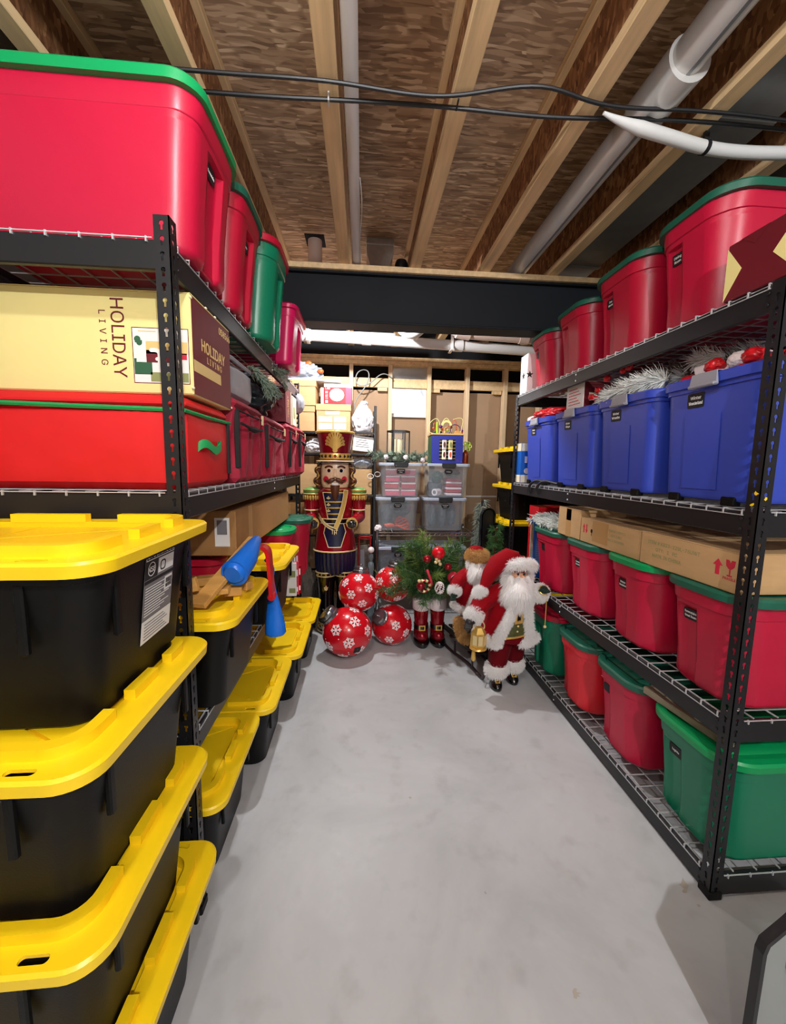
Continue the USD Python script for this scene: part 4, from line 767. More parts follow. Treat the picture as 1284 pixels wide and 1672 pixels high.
part('lettering', p2(ctext('Fragile', .014, .0004), .08, .05), 'print_green', t, False); part('symbol', p2(prism(unary_union([Point(0, 0).buffer(.01), sbox(-.002, -.025, .002, 0)]), 0, .0005), .128, .07), 'label_black', t, False)
for s, z in (('ITEM NO. 200911', .098), ('QTY: 1 SET', .075), ('MADE IN CHINA', .052)): part('lettering', p2(ctext(s, .011, .0004), -.07, z), 'print_green', t, False)
part('tape_patch', B(-.2109, -.2101, -.01, .12, .02, .128), 'tape_tan', t, False)
t = carton('plain_carton', 'small plain carton on the third red bin, beside the frosted greenery', 1.20, 1.55, 2.06, 2.30, zr, zr + .165, 'cardboard', tape='x')
part('tape_band', B(-.1758, -.175, -.028, .028, 0, .16), 'tape_tan', t, False)
greenery('frosted_garland', 'frosted white greenery lying flat on the farthest red bin lid', 'garland', [bez((1.40, 2.35 + .045 * i, zr + .05), (1.30, 2.36 + .05 * i, zr + .07 + .02 * (i % 2)), (1.19, 2.36 + .055 * i, zr + .02 + .015 * (i % 3)), n=8) for i in range(7)], 210, .028, 'tinsel_white', 21, .0045)
t = thing('ribbon_heap', 'dark red and brown ribbon heap behind the frosted greenery', 'ribbon'); part('heap', crumple((1.42, 2.48, zr + .05), (.12, .14, .06), .3, 17, 3), 'maroon_card', t, True); part('bow', crumple((1.36, 2.44, zr + .105), (.05, .06, .03), .4, 18, 3, flat=False), 'tinsel_dark', t, True)
t = carton('red_carton', 'small red carton behind the frosted greenery at the rack end', 1.26, 1.5, 2.70, 2.86, ZR[1] + .01, 1.165, 'toy_red', tape=None)
t = thing('picture_board', 'tall blue box with a pale blue oval picture, standing at the far rack end', 'box', (1.20, 2.67, ZR[1] + .008), rz=.12); part('box_body', B(0, .155, 0, .012, 0, .455, .002), 'art_blue', t, False)
part('edge_band', B(-.001, .018, -.0006, .0126, 0.0, .4), 'wood_grey', t, False); part('top_band', B(.0, .155, -.0008, .0128, .425, .456), 'tape_tan', t, False)
ov = Point(0, 0).buffer(1, 16); part('oval_print', frame(prism(affinity.scale(ov, .052, .165), 0, .0006), (.088, -.0002, .20), (1, 0, 0), UP), 'art_pale', t, False)
part('line_print', frame(prism(unary_union([sbox(-.042, z, .042, z + .003) for z in np.arange(-.1, .11, .017)] + [affinity.scale(ov, .047, .15).exterior.buffer(.0015)]), 0, .0006), (.088, -.0009, .20), (1, 0, 0), UP), 'art_blue', t, False, kind='stuff')
plank('grey_board', 'weathered grey board lying on the green bin lid, right bottom shelf', (1.27, 1.15, ZR[0] + .008 + .404), (1.225, 1.49, ZR[0] + .008 + .404), .05, .028, 'wood_grey', 'board')
# near floor, lower right
t = thing('serving_tray', 'flat grey tray with a black rim standing at the lower right of the floor', 'tray', (.945, .70, 0))
cs = Polygon([(-.04, 0), (.4, 0), (.4, .47), (.06, .47), (.02, .43), (-.03, .385), (-.037, .36)])
part('panel_body', frame(prism(cs.buffer(-.004), -.012, 0), (0, 0, .004), (1, 0, 0), UP), 'panel_grey', t, False)
part('rim', frame(prism(cs.difference(cs.buffer(-.010)), -.014, .006), (0, .0, 0), (1, 0, 0), UP), 'cable_black', t, False)
part('latch', frame(prism(rpoly(.03, .05, .01), 0, .01), (.045, 0, .33), (1, 0, 0), UP), 'chrome', t, False)

# ---------------------------------------------------------------- figures and decorations on the floor
def ell(rx, ry, z, n=40, cx=0, cy=0, pl=0, k=0):
    a = np.arange(n) / n * 2 * PI; f = 1 + pl * np.cos(a * k); return np.column_stack([cx + rx * f * np.cos(a), cy + ry * f * np.sin(a), np.full(n, z)])
def prof(tab):
    t = np.array(tab, float); return lambda z: (np.interp(z, t[:, 0], t[:, 1]), np.interp(z, t[:, 0], t[:, 2]))
def wrapf(poly, pf, th=.004, lift=.001, cy=0, size=.02):
    """flat (x, z) outline bent round the front (-y) of a body of elliptical sections"""
    m = prism(poly, 0, th).subdivide_to_size(size); v = m.vertices.copy(); rx, ry = pf(v[:, 1]); u = np.clip(v[:, 0] / rx, -.99, .99)
    m.vertices = np.column_stack([v[:, 0], cy - ry * np.sqrt(1 - u ** 2) - lift - v[:, 2], v[:, 1]]); m.fix_normals(); return m
def seg(a, b, w): return LineString([a, b]).buffer(w / 2, 2)
def fur(name, mesh, n, ln, m, parent, seed=1, w=.0016, down=.4, tang=.5):
    q = np.random.default_rng(seed); np.random.seed(seed); p, fi = trimesh.sample.sample_surface(mesh, n, seed=seed); nn = mesh.face_normals[fi]
    d = nn + q.normal(size=(n, 3)) * tang; d[:, 2] -= down; d /= np.linalg.norm(d, axis=1, keepdims=True); l = ln * (.6 + .7 * q.random((n, 1)))
    e = p + d * l; e2 = e + (d + np.array([0, 0, -.6])) * l * .35; return curves(name, np.stack([p, e, e2], 1), [w, w, w * .4], m, parent, kind='stuff')

# nutcracker
t = thing('nutcracker', 'tall painted nutcracker soldier with a red and gold hat', 'nutcracker', (-.225, 3.37, 0), rz=.06)
b = part('base', lathe([(.15, 0), (.158, .02), (.155, .035), (.148, .045), (.152, .085), (.146, .10), (.0, .10)], 40), 'lacquer_black', t, 40)
for z, r in ((.02, .160), (.045, .151), (.09, .154)): part('gold_ring', tube(np.vstack([ell(r, r, z), ell(r, r, z)[:2]]), .006, 6), 'gold_pale', b, 40)
part('scroll', cat(*[xf(tube(spline([(-.03, 0, .05), (-.01, -.004, .08), (.015, -.004, .075), (.01, 0, .055)], 10), .004, 5), (0, -.152, 0)).apply_transform(trimesh.transformations.rotation_matrix(a, (0, 0, 1))) for a in np.linspace(0, 2 * PI, 15)[:-1]]), 'gold', b, 40, kind='stuff')
for sx in (-1, 1):
    g = part('boot', cat(lathe([(.06, .10), (.075, .13), (.07, .2), (.066, .3), (.074, .42), (.084, .52), (.06, .525)], 28, (sx * .078, 0, 0)), sph((sx * .078, -.07, .125), .055, 2, (1, 1.3, .55))), 'lacquer_black', t, 40)
    part('boot_cuff', cat(tube(np.vstack([ell(.088, .088, .525, cx=sx * .078), ell(.088, .088, .525, cx=sx * .078)[:2]]), .007, 6), tube(np.vstack([ell(.083, .083, .492, cx=sx * .078), ell(.083, .083, .492, cx=sx * .078)[:2]]), .006, 6)), 'gold_pale', g, 40)
    for a in np.linspace(-.9, .9, 5): part('stud', sph((sx * .078 + .086 * math.sin(a), -.086 * math.cos(a), .509), .007, 1), 'gold', g)
    fl_ = unary_union([affinity.scale(Point(0, .0).buffer(1), .007, .024), affinity.rotate(affinity.scale(Point(0, 0).buffer(1), .006, .016), 35, origin=(0, -.014)), affinity.rotate(affinity.scale(Point(0, 0).buffer(1), .006, .016), -35, origin=(0, -.014)), sbox(-.014, -.017, .014, -.011)])
    part('emblem', frame(prism(fl_, 0, .006), (sx * .078, -.069, .39), (1, 0, 0), UP), 'gold_pale', g, False)
part('breeches', loft([ell(.155, .095, .515, 96, pl=.03, k=32), ell(.168, .105, .60, 96, pl=.03, k=32), ell(.172, .115, .74, 96, pl=.02, k=32)]), 'navy', t, 30)
pf = prof([(.70, .182, .145), (.80, .168, .132), (.95, .148, .118), (1.0, .142, .115), (1.1, .15, .118), (1.2, .16, .118), (1.25, .12, .10)])
ja = part('jacket', loft([ell(*pf(z), z, 48) for z in (.715, .8, .9, .97, 1.0, 1.05, 1.1, 1.15, 1.2, 1.225, 1.25)]), 'lacquer_red', t, 45)
part('hem', tube(np.vstack([ell(.184, .147, .718), ell(.184, .147, .718)[:2]]), .007, 6), 'gold_pale', ja, 40)
belly = Polygon([(-.075, .98), (.065, .98), (.092, .885), (.05, .755), (-.06, .755), (-.098, .875)])
part('belly_panel', wrapf(belly, pf, .004, .001), 'navy', ja, 30); part('panel_edge', wrapf(belly.difference(belly.buffer(-.008)), pf, .007, .001), 'gold_pale', ja, 30)
part('monogram', wrapf(unary_union([seg((-.022, .90), (-.022, .87), .006), seg((-.006, .90), (-.006, .865), .006), seg((.01, .90), (.01, .87), .006), seg((-.028, .90), (-.016, .90), .006), seg((.004, .90), (.02, .90), .006), seg((-.006, .88), (.006, .88), .005)]), pf, .007, .001), 'gold_pale', ja, 30)
chest = Polygon([(-.105, 1.215), (.105, 1.215), (.06, .99), (-.062, .99)])
part('chest_panel', wrapf(chest, pf, .004, .001), 'navy', ja, 30); part('panel_edge', wrapf(chest.difference(chest.buffer(-.008)), pf, .007, .001), 'gold_pale', ja, 30)
for z, w in ((1.135, .082), (1.085, .072), (1.035, .064)): part('gold_bar', wrapf(seg((-w, z), (w, z), .010), pf, .010, .001), 'gold', ja, 30)
for z in (1.165, 1.11, 1.06): part('fleur', wrapf(unary_union([Point(-.055 + dx, z + dz).buffer(.0065, 3) for dx, dz in ((0, .010), (-.010, 0), (.010, 0), (0, -.004))]), pf, .009, .001), 'gold_pale', ja, 30)
part('belt', wrapf(sbox(-.12, .955, .12, .992), pf, .006, .004), 'lacquer_black', ja, 30); part('belt_trim', wrapf(unary_union([seg((-.12, .955), (.12, .955), .006), seg((-.12, .992), (.12, .992), .006)]), pf, .009, .004), 'gold_pale', ja, 30)
part('cord', wrapf(unary_union([LineString(bez((-.135, 1.03), (-.10, .95), (-.02, .925), n=14)).buffer(.006), LineString(bez((-.135, 1.0), (-.09, .93), (-.02, .905), n=14)).buffer(.005)]), pf, .008, .012), 'gold_pale', ja, 30)
sash = LineString(bez((.088, 1.235), (.075, 1.08), (.0, .915), n=16)).buffer(.019, cap_style=2)
part('sash', wrapf(sash, prof([(.9, .16, .135), (1.25, .17, .135)]), .010, .010), 'gold', ja, 30); part('sash_edge', wrapf(sash.difference(sash.buffer(-.005)), prof([(.9, .16, .135), (1.25, .17, .135)]), .013, .010), 'gold_pale', ja, 30)
for sx in (-1, 1):
    E_, W_ = (sx * .205, -.02, 1.0), (sx * (.135 if sx > 0 else .175), -.17, .965)
    a = part('arm', blend([(((sx * .195, 0, 1.19), .056), (E_, .05)), ((E_, .05), (W_, .036))], .014, 8), 'lacquer_red', t, True)
    part('arm_band', tube(np.vstack([ell(.056, .056, 1.06, cx=sx * .2, cy=-.012), ell(.056, .056, 1.06, cx=sx * .2, cy=-.012)[:2]]), .006, 6), 'gold_pale', a, 40)
    part('sleeve_pleat', cat(*[cyl((sx * .197 + .0555 * math.cos(u), -.006 + .0555 * math.sin(u), 1.08), (sx * .197 + .0555 * math.cos(u), -.006 + .0555 * math.sin(u), 1.16), .005, 6) for u in np.linspace(0, 2 * PI, 19)[:-1]]), 'lacquer_red', a, 40, kind='stuff')
    W_ = np.array(W_); part('cuff', cyl(W_ + [0, .01, 0], W_ - [0, .012, 0], .047, 24), 'gold', a, 40)
    h = part('fist', blend([((W_ - [0, .03, 0], .036), (W_ - [0, .045, .004], .034))] + [((W_ + [-.024 + .016 * i, -.058, .012], .011), (W_ + [-.024 + .016 * i, -.070, -.014], .010)) for i in range(4)] + [((W_ + [-sx * .03, -.04, .008], .011), (W_ + [-sx * .02, -.07, .018], .010))], .008, 4), 'lacquer_black', a, True)
    e = part('epaulette', sph((sx * .193, 0, 1.215), .073, 3, (1, .95, .52)), 'moss_green', t, True)
    part('epaulette_band', cat(tube(np.vstack([ell(.072, .068, 1.195, cx=sx * .193), ell(.072, .068, 1.195, cx=sx * .193)[:2]]), .008, 6), tube(np.vstack([ell(.07, .066, 1.228, cx=sx * .193), ell(.07, .066, 1.228, cx=sx * .193)[:2]]), .005, 6)), 'gold', e, 40)
    for u in np.linspace(-PI, 0, 10): part('tassel', lathe([(.006, .03), (.012, .022), (.011, .0), (.004, -.012)], 10, (sx * .193 + .066 * math.cos(u), .062 * math.sin(u), 1.155)), 'gold', e, 40)
hd = part('head', loft([ell(.085, .082, 1.225), ell(.108, .10, 1.245), ell(.118, .108, 1.29), ell(.120, .11, 1.36), ell(.118, .108, 1.46), ell(.10, .09, 1.475)]), 'skin_paint', t, True)
hf = prof([(1.2, .1, .095), (1.245, .108, .10), (1.29, .118, .108), (1.36, .12, .11), (1.48, .118, .108)])
part('collar', loft([ell(.125, .11, 1.215), ell(.125, .11, 1.24)]), 'gold', t, 40)
for sx in (-1, 1):
    ey = part('eye', wrapf(affinity.scale(Point(sx * .05, 1.39).buffer(1), .019, .015), hf, .003, .001), 'white_paint', hd, 30); part('pupil', wrapf(affinity.scale(Point(sx * .05, 1.39).buffer(1), .013, .014), hf, .006, .001), 'lacquer_black', hd, 30)
    part('eyebrow', wrapf(LineString(bez((sx * .025, 1.418), (sx * .05, 1.435), (sx * .078, 1.415), n=8)).buffer(.007), hf, .006, .001), 'brown_paint', hd, 30)
    part('cheek', wrapf(affinity.scale(Point(sx * .075, 1.318).buffer(1), .022, .026), hf, .008, .001), 'cheek_red', hd, 30)
    part('moustache', tube([(sx * .004, -.122, 1.322), (sx * .03, -.126, 1.312), (sx * .055, -.115, 1.298), (sx * .075, -.098, 1.308), (sx * .083, -.09, 1.322)], [.012, .020, .017, .009, .003], 10), 'brown_paint', hd, 40)
    for z, x, r in ((1.43, .124, .028), (1.39, .140, .034), (1.345, .130, .026), (1.30, .148, .036), (1.26, .134, .030), (1.235, .120, .024)): part('hair_curl', sph((sx * x, .0, z), r, 2, (1, 1.6, 1)), 'brown_paint', hd, True)
    part('hair_streak', tube(spline([(sx * .12, -.035, 1.42), (sx * .15, -.045, 1.39), (sx * .135, -.05, 1.345), (sx * .158, -.045, 1.31), (sx * .135, -.04, 1.265)], 16), .006, 6), 'gold', hd, 40)
part('nose', hull([(-.012, -.105, 1.405), (.012, -.105, 1.405), (0, -.135, 1.345), (-.02, -.115, 1.33), (.02, -.115, 1.33), (0, -.105, 1.325), (-.008, -.118, 1.40), (.008, -.118, 1.40)]), 'skin_paint', hd, 60)
part('teeth', B(-.028, .028, -.128, -.10, 1.262, 1.292, .004), 'white_paint', hd, 30)
part('beard', loft([ell(.036, .022, 1.272, 24, cy=-.118, pl=.06, k=8), ell(.034, .022, 1.23, 24, cy=-.12, pl=.06, k=8), ell(.022, .018, 1.17, 24, cy=-.122, pl=.06, k=8), ell(.004, .004, 1.135, 24, cy=-.124)]), 'brown_paint', hd, 40)
ht = part('hat', loft([ell(.122, .114, 1.47, 48), ell(.124, .116, 1.53, 48, pl=.004, k=24), ell(.137, .128, 1.62, 48, pl=.006, k=24), ell(.152, .142, 1.70, 48), ell(.14, .13, 1.715, 48)]), 'metal_red', t, 45)
part('hat_rim', tube(np.vstack([ell(.156, .146, 1.702), ell(.156, .146, 1.702)[:2]]), .010, 8), 'gold', ht, 40)
part('hat_band', loft([ell(.128, .12, 1.482), ell(.131, .123, 1.50), ell(.131, .123, 1.52), ell(.128, .12, 1.532)], False, False), 'gold', ht, 40)
hp_ = prof([(1.4, .131, .123), (1.6, .131, .123)])
for k in range(9): u = -1.2 + .3 * k; part('band_ornament', xf(hull([(-.014, 0, 1.507), (.014, 0, 1.507), (0, 0, 1.522), (0, 0, 1.492), (0, -.006, 1.507)]), (.131 * math.sin(u), -.123 * math.cos(u), 0)), 'lacquer_black' if k != 4 else 'metal_red', ht, False)
part('visor', loft([np.array([((.125 + r) * math.sin(a), -(.115 + r * 1.3) * math.cos(a), 1.475 - r * .45 - dz) for a in np.linspace(-1.35, 1.35, 24)] + [((.118) * math.sin(a), -(.11) * math.cos(a), 1.475 - dz) for a in np.linspace(1.35, -1.35, 24)]) for r, dz in ((.035, 0), (.037, .004), (.03, .010))]), 'lacquer_black', ht, 40)
part('visor_trim', tube([(.158 * math.sin(a), -.158 * math.cos(a), 1.467) for a in np.linspace(-1.3, 1.3, 24)], .006, 6), 'gold_pale', ht, 40)
pp = prof([(1.53, .124, .116), (1.62, .137, .128), (1.70, .152, .142)])
for k, a in enumerate(np.linspace(-1.15, 1.15, 11)):
    L_ = .135 - .035 * abs(a) ** 1.3; e = (math.sin(a) * L_ * .8, 1.565 + math.cos(a) * L_)
    part('plume_feather', wrapf(unary_union([LineString(bez((math.sin(a) * .012, 1.565), (e[0] * .55, 1.565 + (e[1] - 1.565) * .75), e, n=10)).buffer(.0075), Point(*e).buffer(.012, 4)]), pp, .012, .002, size=.012), 'gold', ht, 30)
part('plume_base', wrapf(unary_union([affinity.scale(Point(0, 1.553).buffer(1), .02, .018)]), pp, .014, .002), 'gold', ht, 30)

# four inflated ornaments
SNOW = []
for i in range(6):
    a = i * PI / 3; SNOW.append(affinity.rotate(unary_union([sbox(-.09, 0, .09, 1), Polygon([(-.09, .45), (-.36, .72), (-.26, .84), (0, .62), (.26, .84), (.36, .72), (.09, .45)]), Polygon([(-.22, .8), (0, 1.08), (.22, .8)])]), math.degrees(a), origin=(0, 0)))
SNOW = unary_union(SNOW).difference(unary_union([affinity.rotate(Point(0, .33).buffer(.07, 2), 60 * i + 30, origin=(0, 0)) for i in range(6)]))
def on_ball(poly, size, d, R, roll, lift=.0012):
    m = prism(affinity.rotate(poly, math.degrees(roll), origin=(0, 0)), 0, .05).subdivide_to_size(.5); d = np.array(d, float); d /= np.linalg.norm(d); u = np.cross(d, (0.1, .2, 1.0)); u /= np.linalg.norm(u); v = np.cross(d, u)
    p = d * R + (m.vertices[:, :1] * u + m.vertices[:, 1:2] * v) * size; p /= np.linalg.norm(p, axis=1, keepdims=True); m.vertices = p * (R + lift * (.2 + m.vertices[:, 2:3] * 20)); m.fix_normals(); return m
def ornament(label, c, R, capd, seed, patch=False):
    t = thing('inflated_ornament', label, 'ornament', c, group='giant red snowflake ornaments on the floor'); capd = np.array(capd, float) / np.linalg.norm(capd)
    b = part('ball', sph((0, 0, 0), R, 4, (1, 1, .97)), 'inflate_red', t, True)
    q = np.random.default_rng(seed); n = 22; k = np.arange(n) + .5; ph = np.arccos(1 - 2 * k / n); th = PI * (1 + 5 ** .5) * k + seed
    for p, a in zip(ph, th):
        d = np.array([math.cos(a) * math.sin(p), math.sin(a) * math.sin(p), math.cos(p)])
        if d @ capd > .82 or d[1] > .45: continue
        part('snowflake', on_ball(SNOW, R * .23, d, R * (1, .985)[0] if abs(d[2]) < .6 else R * .985, q.random() * 3), 'snow_white', b, False)
    for _ in range(26):
        d = q.normal(size=3); d /= np.linalg.norm(d)
        if d[1] < .3 and d @ capd < .8: part('snow_dot', on_ball(Point(0, 0).buffer(1, 2), R * .028, d, R * .995, 0), 'snow_white', b, False)
    if patch: part('dark_patch', on_ball(sbox(-1, -1, 1, 1), R * .14, (.42, -.8, -.42), R * .995, .2, .002), 'label_black', b, False)
    u = np.cross(capd, (.3, .2, 1)); u /= np.linalg.norm(u); v = np.cross(capd, u)
    cp = lathe([(R * .40, R * .86), (R * .41, R * 1.0), (R * .36, R * 1.04), (R * .37, R * 1.16), (R * .33, R * 1.22), (.0, R * 1.24)], 40); a = np.arctan2(cp.vertices[:, 1], cp.vertices[:, 0]); r_ = 1 + .03 * np.cos(a * 14); cp.vertices[:, 0] *= r_; cp.vertices[:, 1] *= r_
    T = np.eye(4); T[:3, 0], T[:3, 1], T[:3, 2] = u, v, capd; cp.apply_transform(T); c_ = part('cap', cp, 'cap_silver', t, 50)
    lp = tube([(R * .12 * math.cos(x), 0, R * 1.22 + R * .14 * math.sin(x)) for x in np.linspace(0, PI, 12)], R * .025, 6); lp.apply_transform(T); part('loop', lp, 'cap_silver', c_, 40)
ornament('large red snowflake ball in front, cap tilted to the left', (-.103, 2.88, .185), .187, (-.72, -.05, .72), 1, True)
ornament('red snowflake ball resting on top of the front one', (-.018, 3.04, .445), .160, (.10, .25, 1), 2)
ornament('red snowflake ball at the upper right, cap straight up', (.255, 3.13, .478), .150, (.15, .1, 1), 3)
ornament('red snowflake ball at the lower right, silver cap facing left', (.250, 3.06, .160), .163, (-.60, -.55, .58), 4)

# boots planter
t = thing('boot_planter', 'pair of glossy red boots with white cuffs holding pine greenery', 'planter', (.560, 3.07, 0))
for k, sx in enumerate((-1, 1)):
    x = sx * .068; g = part('boot_shaft', loft([ell(.058, .075, .03, 32, x, .0), ell(.060, .070, .10, 32, x, .01), ell(.055, .06, .17, 32, x, .015), ell(.060, .065, .29, 32, x, .015)]), 'metal_red', t, True)
    part('boot_toe', sph((x, -.045, .075), .052, 3, (1, 1.15, .95)), 'metal_red', g, True); part('boot_sole', loft([ell(.060, .115, 0, 32, x, -.01), ell(.066, .122, .012, 32, x, -.01), ell(.066, .122, .034, 32, x, -.01), ell(.06, .115, .042, 32, x, -.01)]), 'lacquer_black', g, 40)
    part('strap', loft([ell(.0605, .068, .125, 32, x, .012), ell(.0605, .066, .16, 32, x, .012)], False, False), 'lacquer_black', g, 40); part('buckle', frame(prism(sbox(-.026, -.022, .026, .022).difference(sbox(-.016, -.013, .016, .013)), 0, .006), (x, -.058, .143), (1, 0, 0), UP), 'gold', g, False)
    part('boot_cuff', loft([ell(.052, .06, .272, 32, x, .015), ell(.070, .078, .285, 32, x, .015), ell(.073, .082, .32, 32, x, .015), ell(.072, .08, .365, 32, x, .015), ell(.058, .066, .385, 32, x, .015)]), 'snow_white', g, True)
t = greenery('pine_arrangement', 'bushy pine greenery with red baubles growing out of the boot planter', 'artificial plant', sprays((.56, 3.06, .50), 58, .42, 61, .5, (1.25, .6, .85), .08, low=-.02), 190, .055, 'needle_green', 62, .0028)
curves('light_needles', needles(sprays((.56, 3.05, .50), 24, .42, 63, .45, (1.25, .5, .9), .06, low=-.02), 200, .055, 64), [.0028, .0028, .001], 'needle_yellow', t, kind='stuff')
curves('light_needles', needles(sprays((.56, 3.02, .47), 9, .26, 65, .05, (1.4, .5, .4), .10, low=-.02), 170, .06, 66), [.0028, .0028, .001], 'needle_green', t, kind='stuff')
def pxz(px, py, Y):     # helper in metres for the front of the arrangement (measured once from the photograph)
    return (.56 + (px - 705) * (Y / 3.07) * .00505, Y, .60 - (py - 941) * .00497 * (Y / 3.07))
for px, py, r, m in ((706, 895, .048, 'inflate_red'), (688, 905, .030, 'metal_red'), (722, 918, .028, 'metal_red'), (731, 936, .042, 'candy'), (679, 950, .034, 'metal_red')):
    c = pxz(px, py, 2.80); bb = part('bauble', sph(c, r, 3), 'print_red' if m == 'candy' else m, t, True)
    if m == 'candy': part('spiral', on_ball(LineString([(.75 * x / 14 * math.cos(x), .75 * x / 14 * math.sin(x)) for x in np.linspace(1, 14, 60)]).buffer(.05), r, (.05, -1, .1), r, 0).apply_translation(c), 'snow_white', bb, False)
for px, py in ((702, 904), (706, 907), (701, 909), (675, 940), (708, 912)): part('gold_berry', sph(pxz(px, py, 2.775), .013, 2), 'gold_pale', t, True)
c = np.array(pxz(684, 950, 2.80))
for k in range(14):
    a0, a1 = k / 14 * 2 * PI, (k + .97) / 14 * 2 * PI; part('wreath_piece', tube([c + .042 * np.array([math.cos(a), 0, math.sin(a)]) for a in np.linspace(a0, a1, 4)], .012, 8), 'metal_red' if k % 2 else 'gold_pale', t, 40)
part('candy_stick', tube(spline([pxz(690, 925, 2.83), pxz(693, 935, 2.81), pxz(696, 945, 2.81), pxz(694, 955, 2.83)], 12), .011, 8), 'print_red', t, 40)
c = np.array(pxz(709, 953, 2.79)); pc = part('pinecone', sph(c, .034, 2, (.85, .85, 1.25)), 'brown_paint', t, True)
part('cone_scales', cat(*[xf(sph((0, 0, 0), .0085, 1, (1, .6, .7)), tuple(c + np.array([.031 * math.sin(p) * math.cos(a), .031 * math.sin(p) * math.sin(a), .043 * math.cos(p)]))) for p, a in [(p, i * 2.4 + p * 7) for p in np.linspace(.3, 2.8, 9) for i in range(8)]]), 'snow_white', pc, False, kind='stuff')

# bearded figures
def figure(label, loc, rz, S, main=True):
    LEAN[0] = (lambda z: .10 * (z - .40 * S)) if main else None
    t = thing('bearded_figure', label, 'figurine', loc, rz); V = lambda *p: np.array(p, float) * S
    legs = ((-.035, -.045), (.10, .03)) if main else ((-.062, -.045), (.075, .03)); red, dk = 'velvet_red', 'velvet_dark'
    # one continuous body: head, neck, trunk, arms, legs
    el, wl = (V(-.20, -.05, .575), V(-.26, -.11, .515)) if main else (V(-.185, -.05, .575), V(-.225, -.10, .525)); er, wr = V(.13, -.05, .61), V(.142, -.11, .665)
    body = blend([((V(.02, -.02, .755), .058 * S), (V(.02, -.015, .72), .052 * S)), ((V(.02, 0, .72), .03 * S), (V(.015, 0, .64), .045 * S)), ((V(.015, 0, .62), .085 * S), (V(.01, 0, .42), .10 * S)), ((V(-.08, 0, .635), .05 * S), (V(.1, 0, .64), .05 * S)),
                  ((V(-.09, 0, .63), .045 * S), (el, .038 * S)), ((el, .038 * S), (wl, .026 * S)), ((V(.1, 0, .63), .045 * S), (er, .038 * S)), ((er, .038 * S), (wr, .026 * S))] + [((V(x * .8, y * .5, .40), .065 * S), (V(x, y, .08), .038 * S)) for x, y in legs], .016 * S, 8)
    bd = part('body', body, 'skin', t, True)
    for sx in (-1, 1): part('eye', sph(V(.02 + sx * .020, -.076, .775), .0075 * S, 2), 'lacquer_black', bd, True); part('eyebrow', tube([V(.02 + sx * .008, -.080, .79), V(.02 + sx * .022, -.080, .795), V(.02 + sx * .034, -.074, .788)], [.003 * S, .006 * S, .003 * S], 6), 'fur_white', bd, 40); part('cheek', sph(V(.02 + sx * .026, -.066, .748), .014 * S, 2), 'skin', bd, True); part('ear', sph(V(.02 + sx * .06, -.02, .755), .012 * S, 1, (.5, 1, 1.3)), 'skin', bd, True)
    part('nose', sph(V(.02, -.085, .757), .0125 * S, 2, (1, 1, .9)), 'cheek_red' if False else 'skin', bd, True); part('mouth', tube([V(.006, -.078, .728), V(.02, -.080, .724), V(.034, -.078, .728)], .003 * S, 6), 'print_red', bd, 40)
    for x, y in legs:
        s = part('shoe', cat(loft([ell(.036 * S, .062 * S, 0, 28, x * S, (y - .03) * S), ell(.040 * S, .068 * S, .006 * S, 28, x * S, (y - .03) * S), ell(.039 * S, .066 * S, .03 * S, 28, x * S, (y - .03) * S), ell(.030 * S, .045 * S, .052 * S, 28, x * S, (y - .018) * S), ell(.026 * S, .03 * S, .08 * S, 28, x * S, y * S)])), 'lacquer_black', t, True)
        part('buckle', xf(prism(sbox(-.016 * S, -.012 * S, .016 * S, .012 * S).difference(sbox(-.009 * S, -.006 * S, .009 * S, .006 * S)), 0, .004 * S), (x * S, (y - .058) * S, .052 * S), rx=.7), 'gold', s, False)
        cu = lathe([(.03 * S, .07 * S), (.058 * S, .082 * S), (.066 * S, .115 * S), (.060 * S, .148 * S), (.03 * S, .155 * S)], 28, (x * S, y * S, 0)); c_ = part('trouser_cuff', cu, 'fur_base', t, True); fur('fur', cu, 2600, .016 * S, 'fur_white', c_, 7, .0016 * S)
    part('trousers', wobble(blend([((V(x * .72, y * .4, .38), .088 * S), (V(x, y, .15), .060 * S)) for x, y in legs] + [((V(-.04, 0, .42), .09 * S), (V(.05, 0, .42), .09 * S))], .014 * S, 10), .007 * S, 16 / S, 3), dk, t, True)
    cpf = prof([(a * S, b * S, c * S) for a, b, c in ((.28, .185, .15), (.36, .172, .142), (.48, .148, .125), (.58, .128, .112), (.64, .118, .09), (.69, .06, .06))])
    zz = (.325, .36, .42, .48, .54, .6, .64, .67, .70)
    coat = wobble(loft([ell(*cpf(z * S), z * S, 72, .012 * S, .008 * S, .035 * max(0, (.6 - z) / .3), 9) for z in zz]), .006 * S, 12 / S, 5); ct = part('coat', coat, red, t, True)
    w2 = prof([(a * S, b * S, c * S) for a, b, c in ((.3, .185, .160), (.42, .165, .150), (.5, .15, .138), (.6, .13, .12), (.7, .1, .1))]); cy = .008 * S
    P = lambda pts: Polygon([(a * S, b * S) for a, b in pts]); vest = P([(-.055, .375), (.095, .395), (.075, .60), (-.01, .60)])
    part('trouser_front', wrapf(P([(-.09, .335), (.11, .335), (.10, .40), (-.06, .385)]), w2, .003 * S, .0, cy, .02 * S), dk, ct, True)
    ve = part('vest', wrapf(vest, w2, .010 * S, .001, cy, .02 * S), 'olive_brocade', t, True); part('vest_trim', wrapf(P([(-.058, .368), (.098, .388), (.097, .398), (-.056, .380)]), w2, .016 * S, .001, cy, .02 * S), 'gold', ve, True)
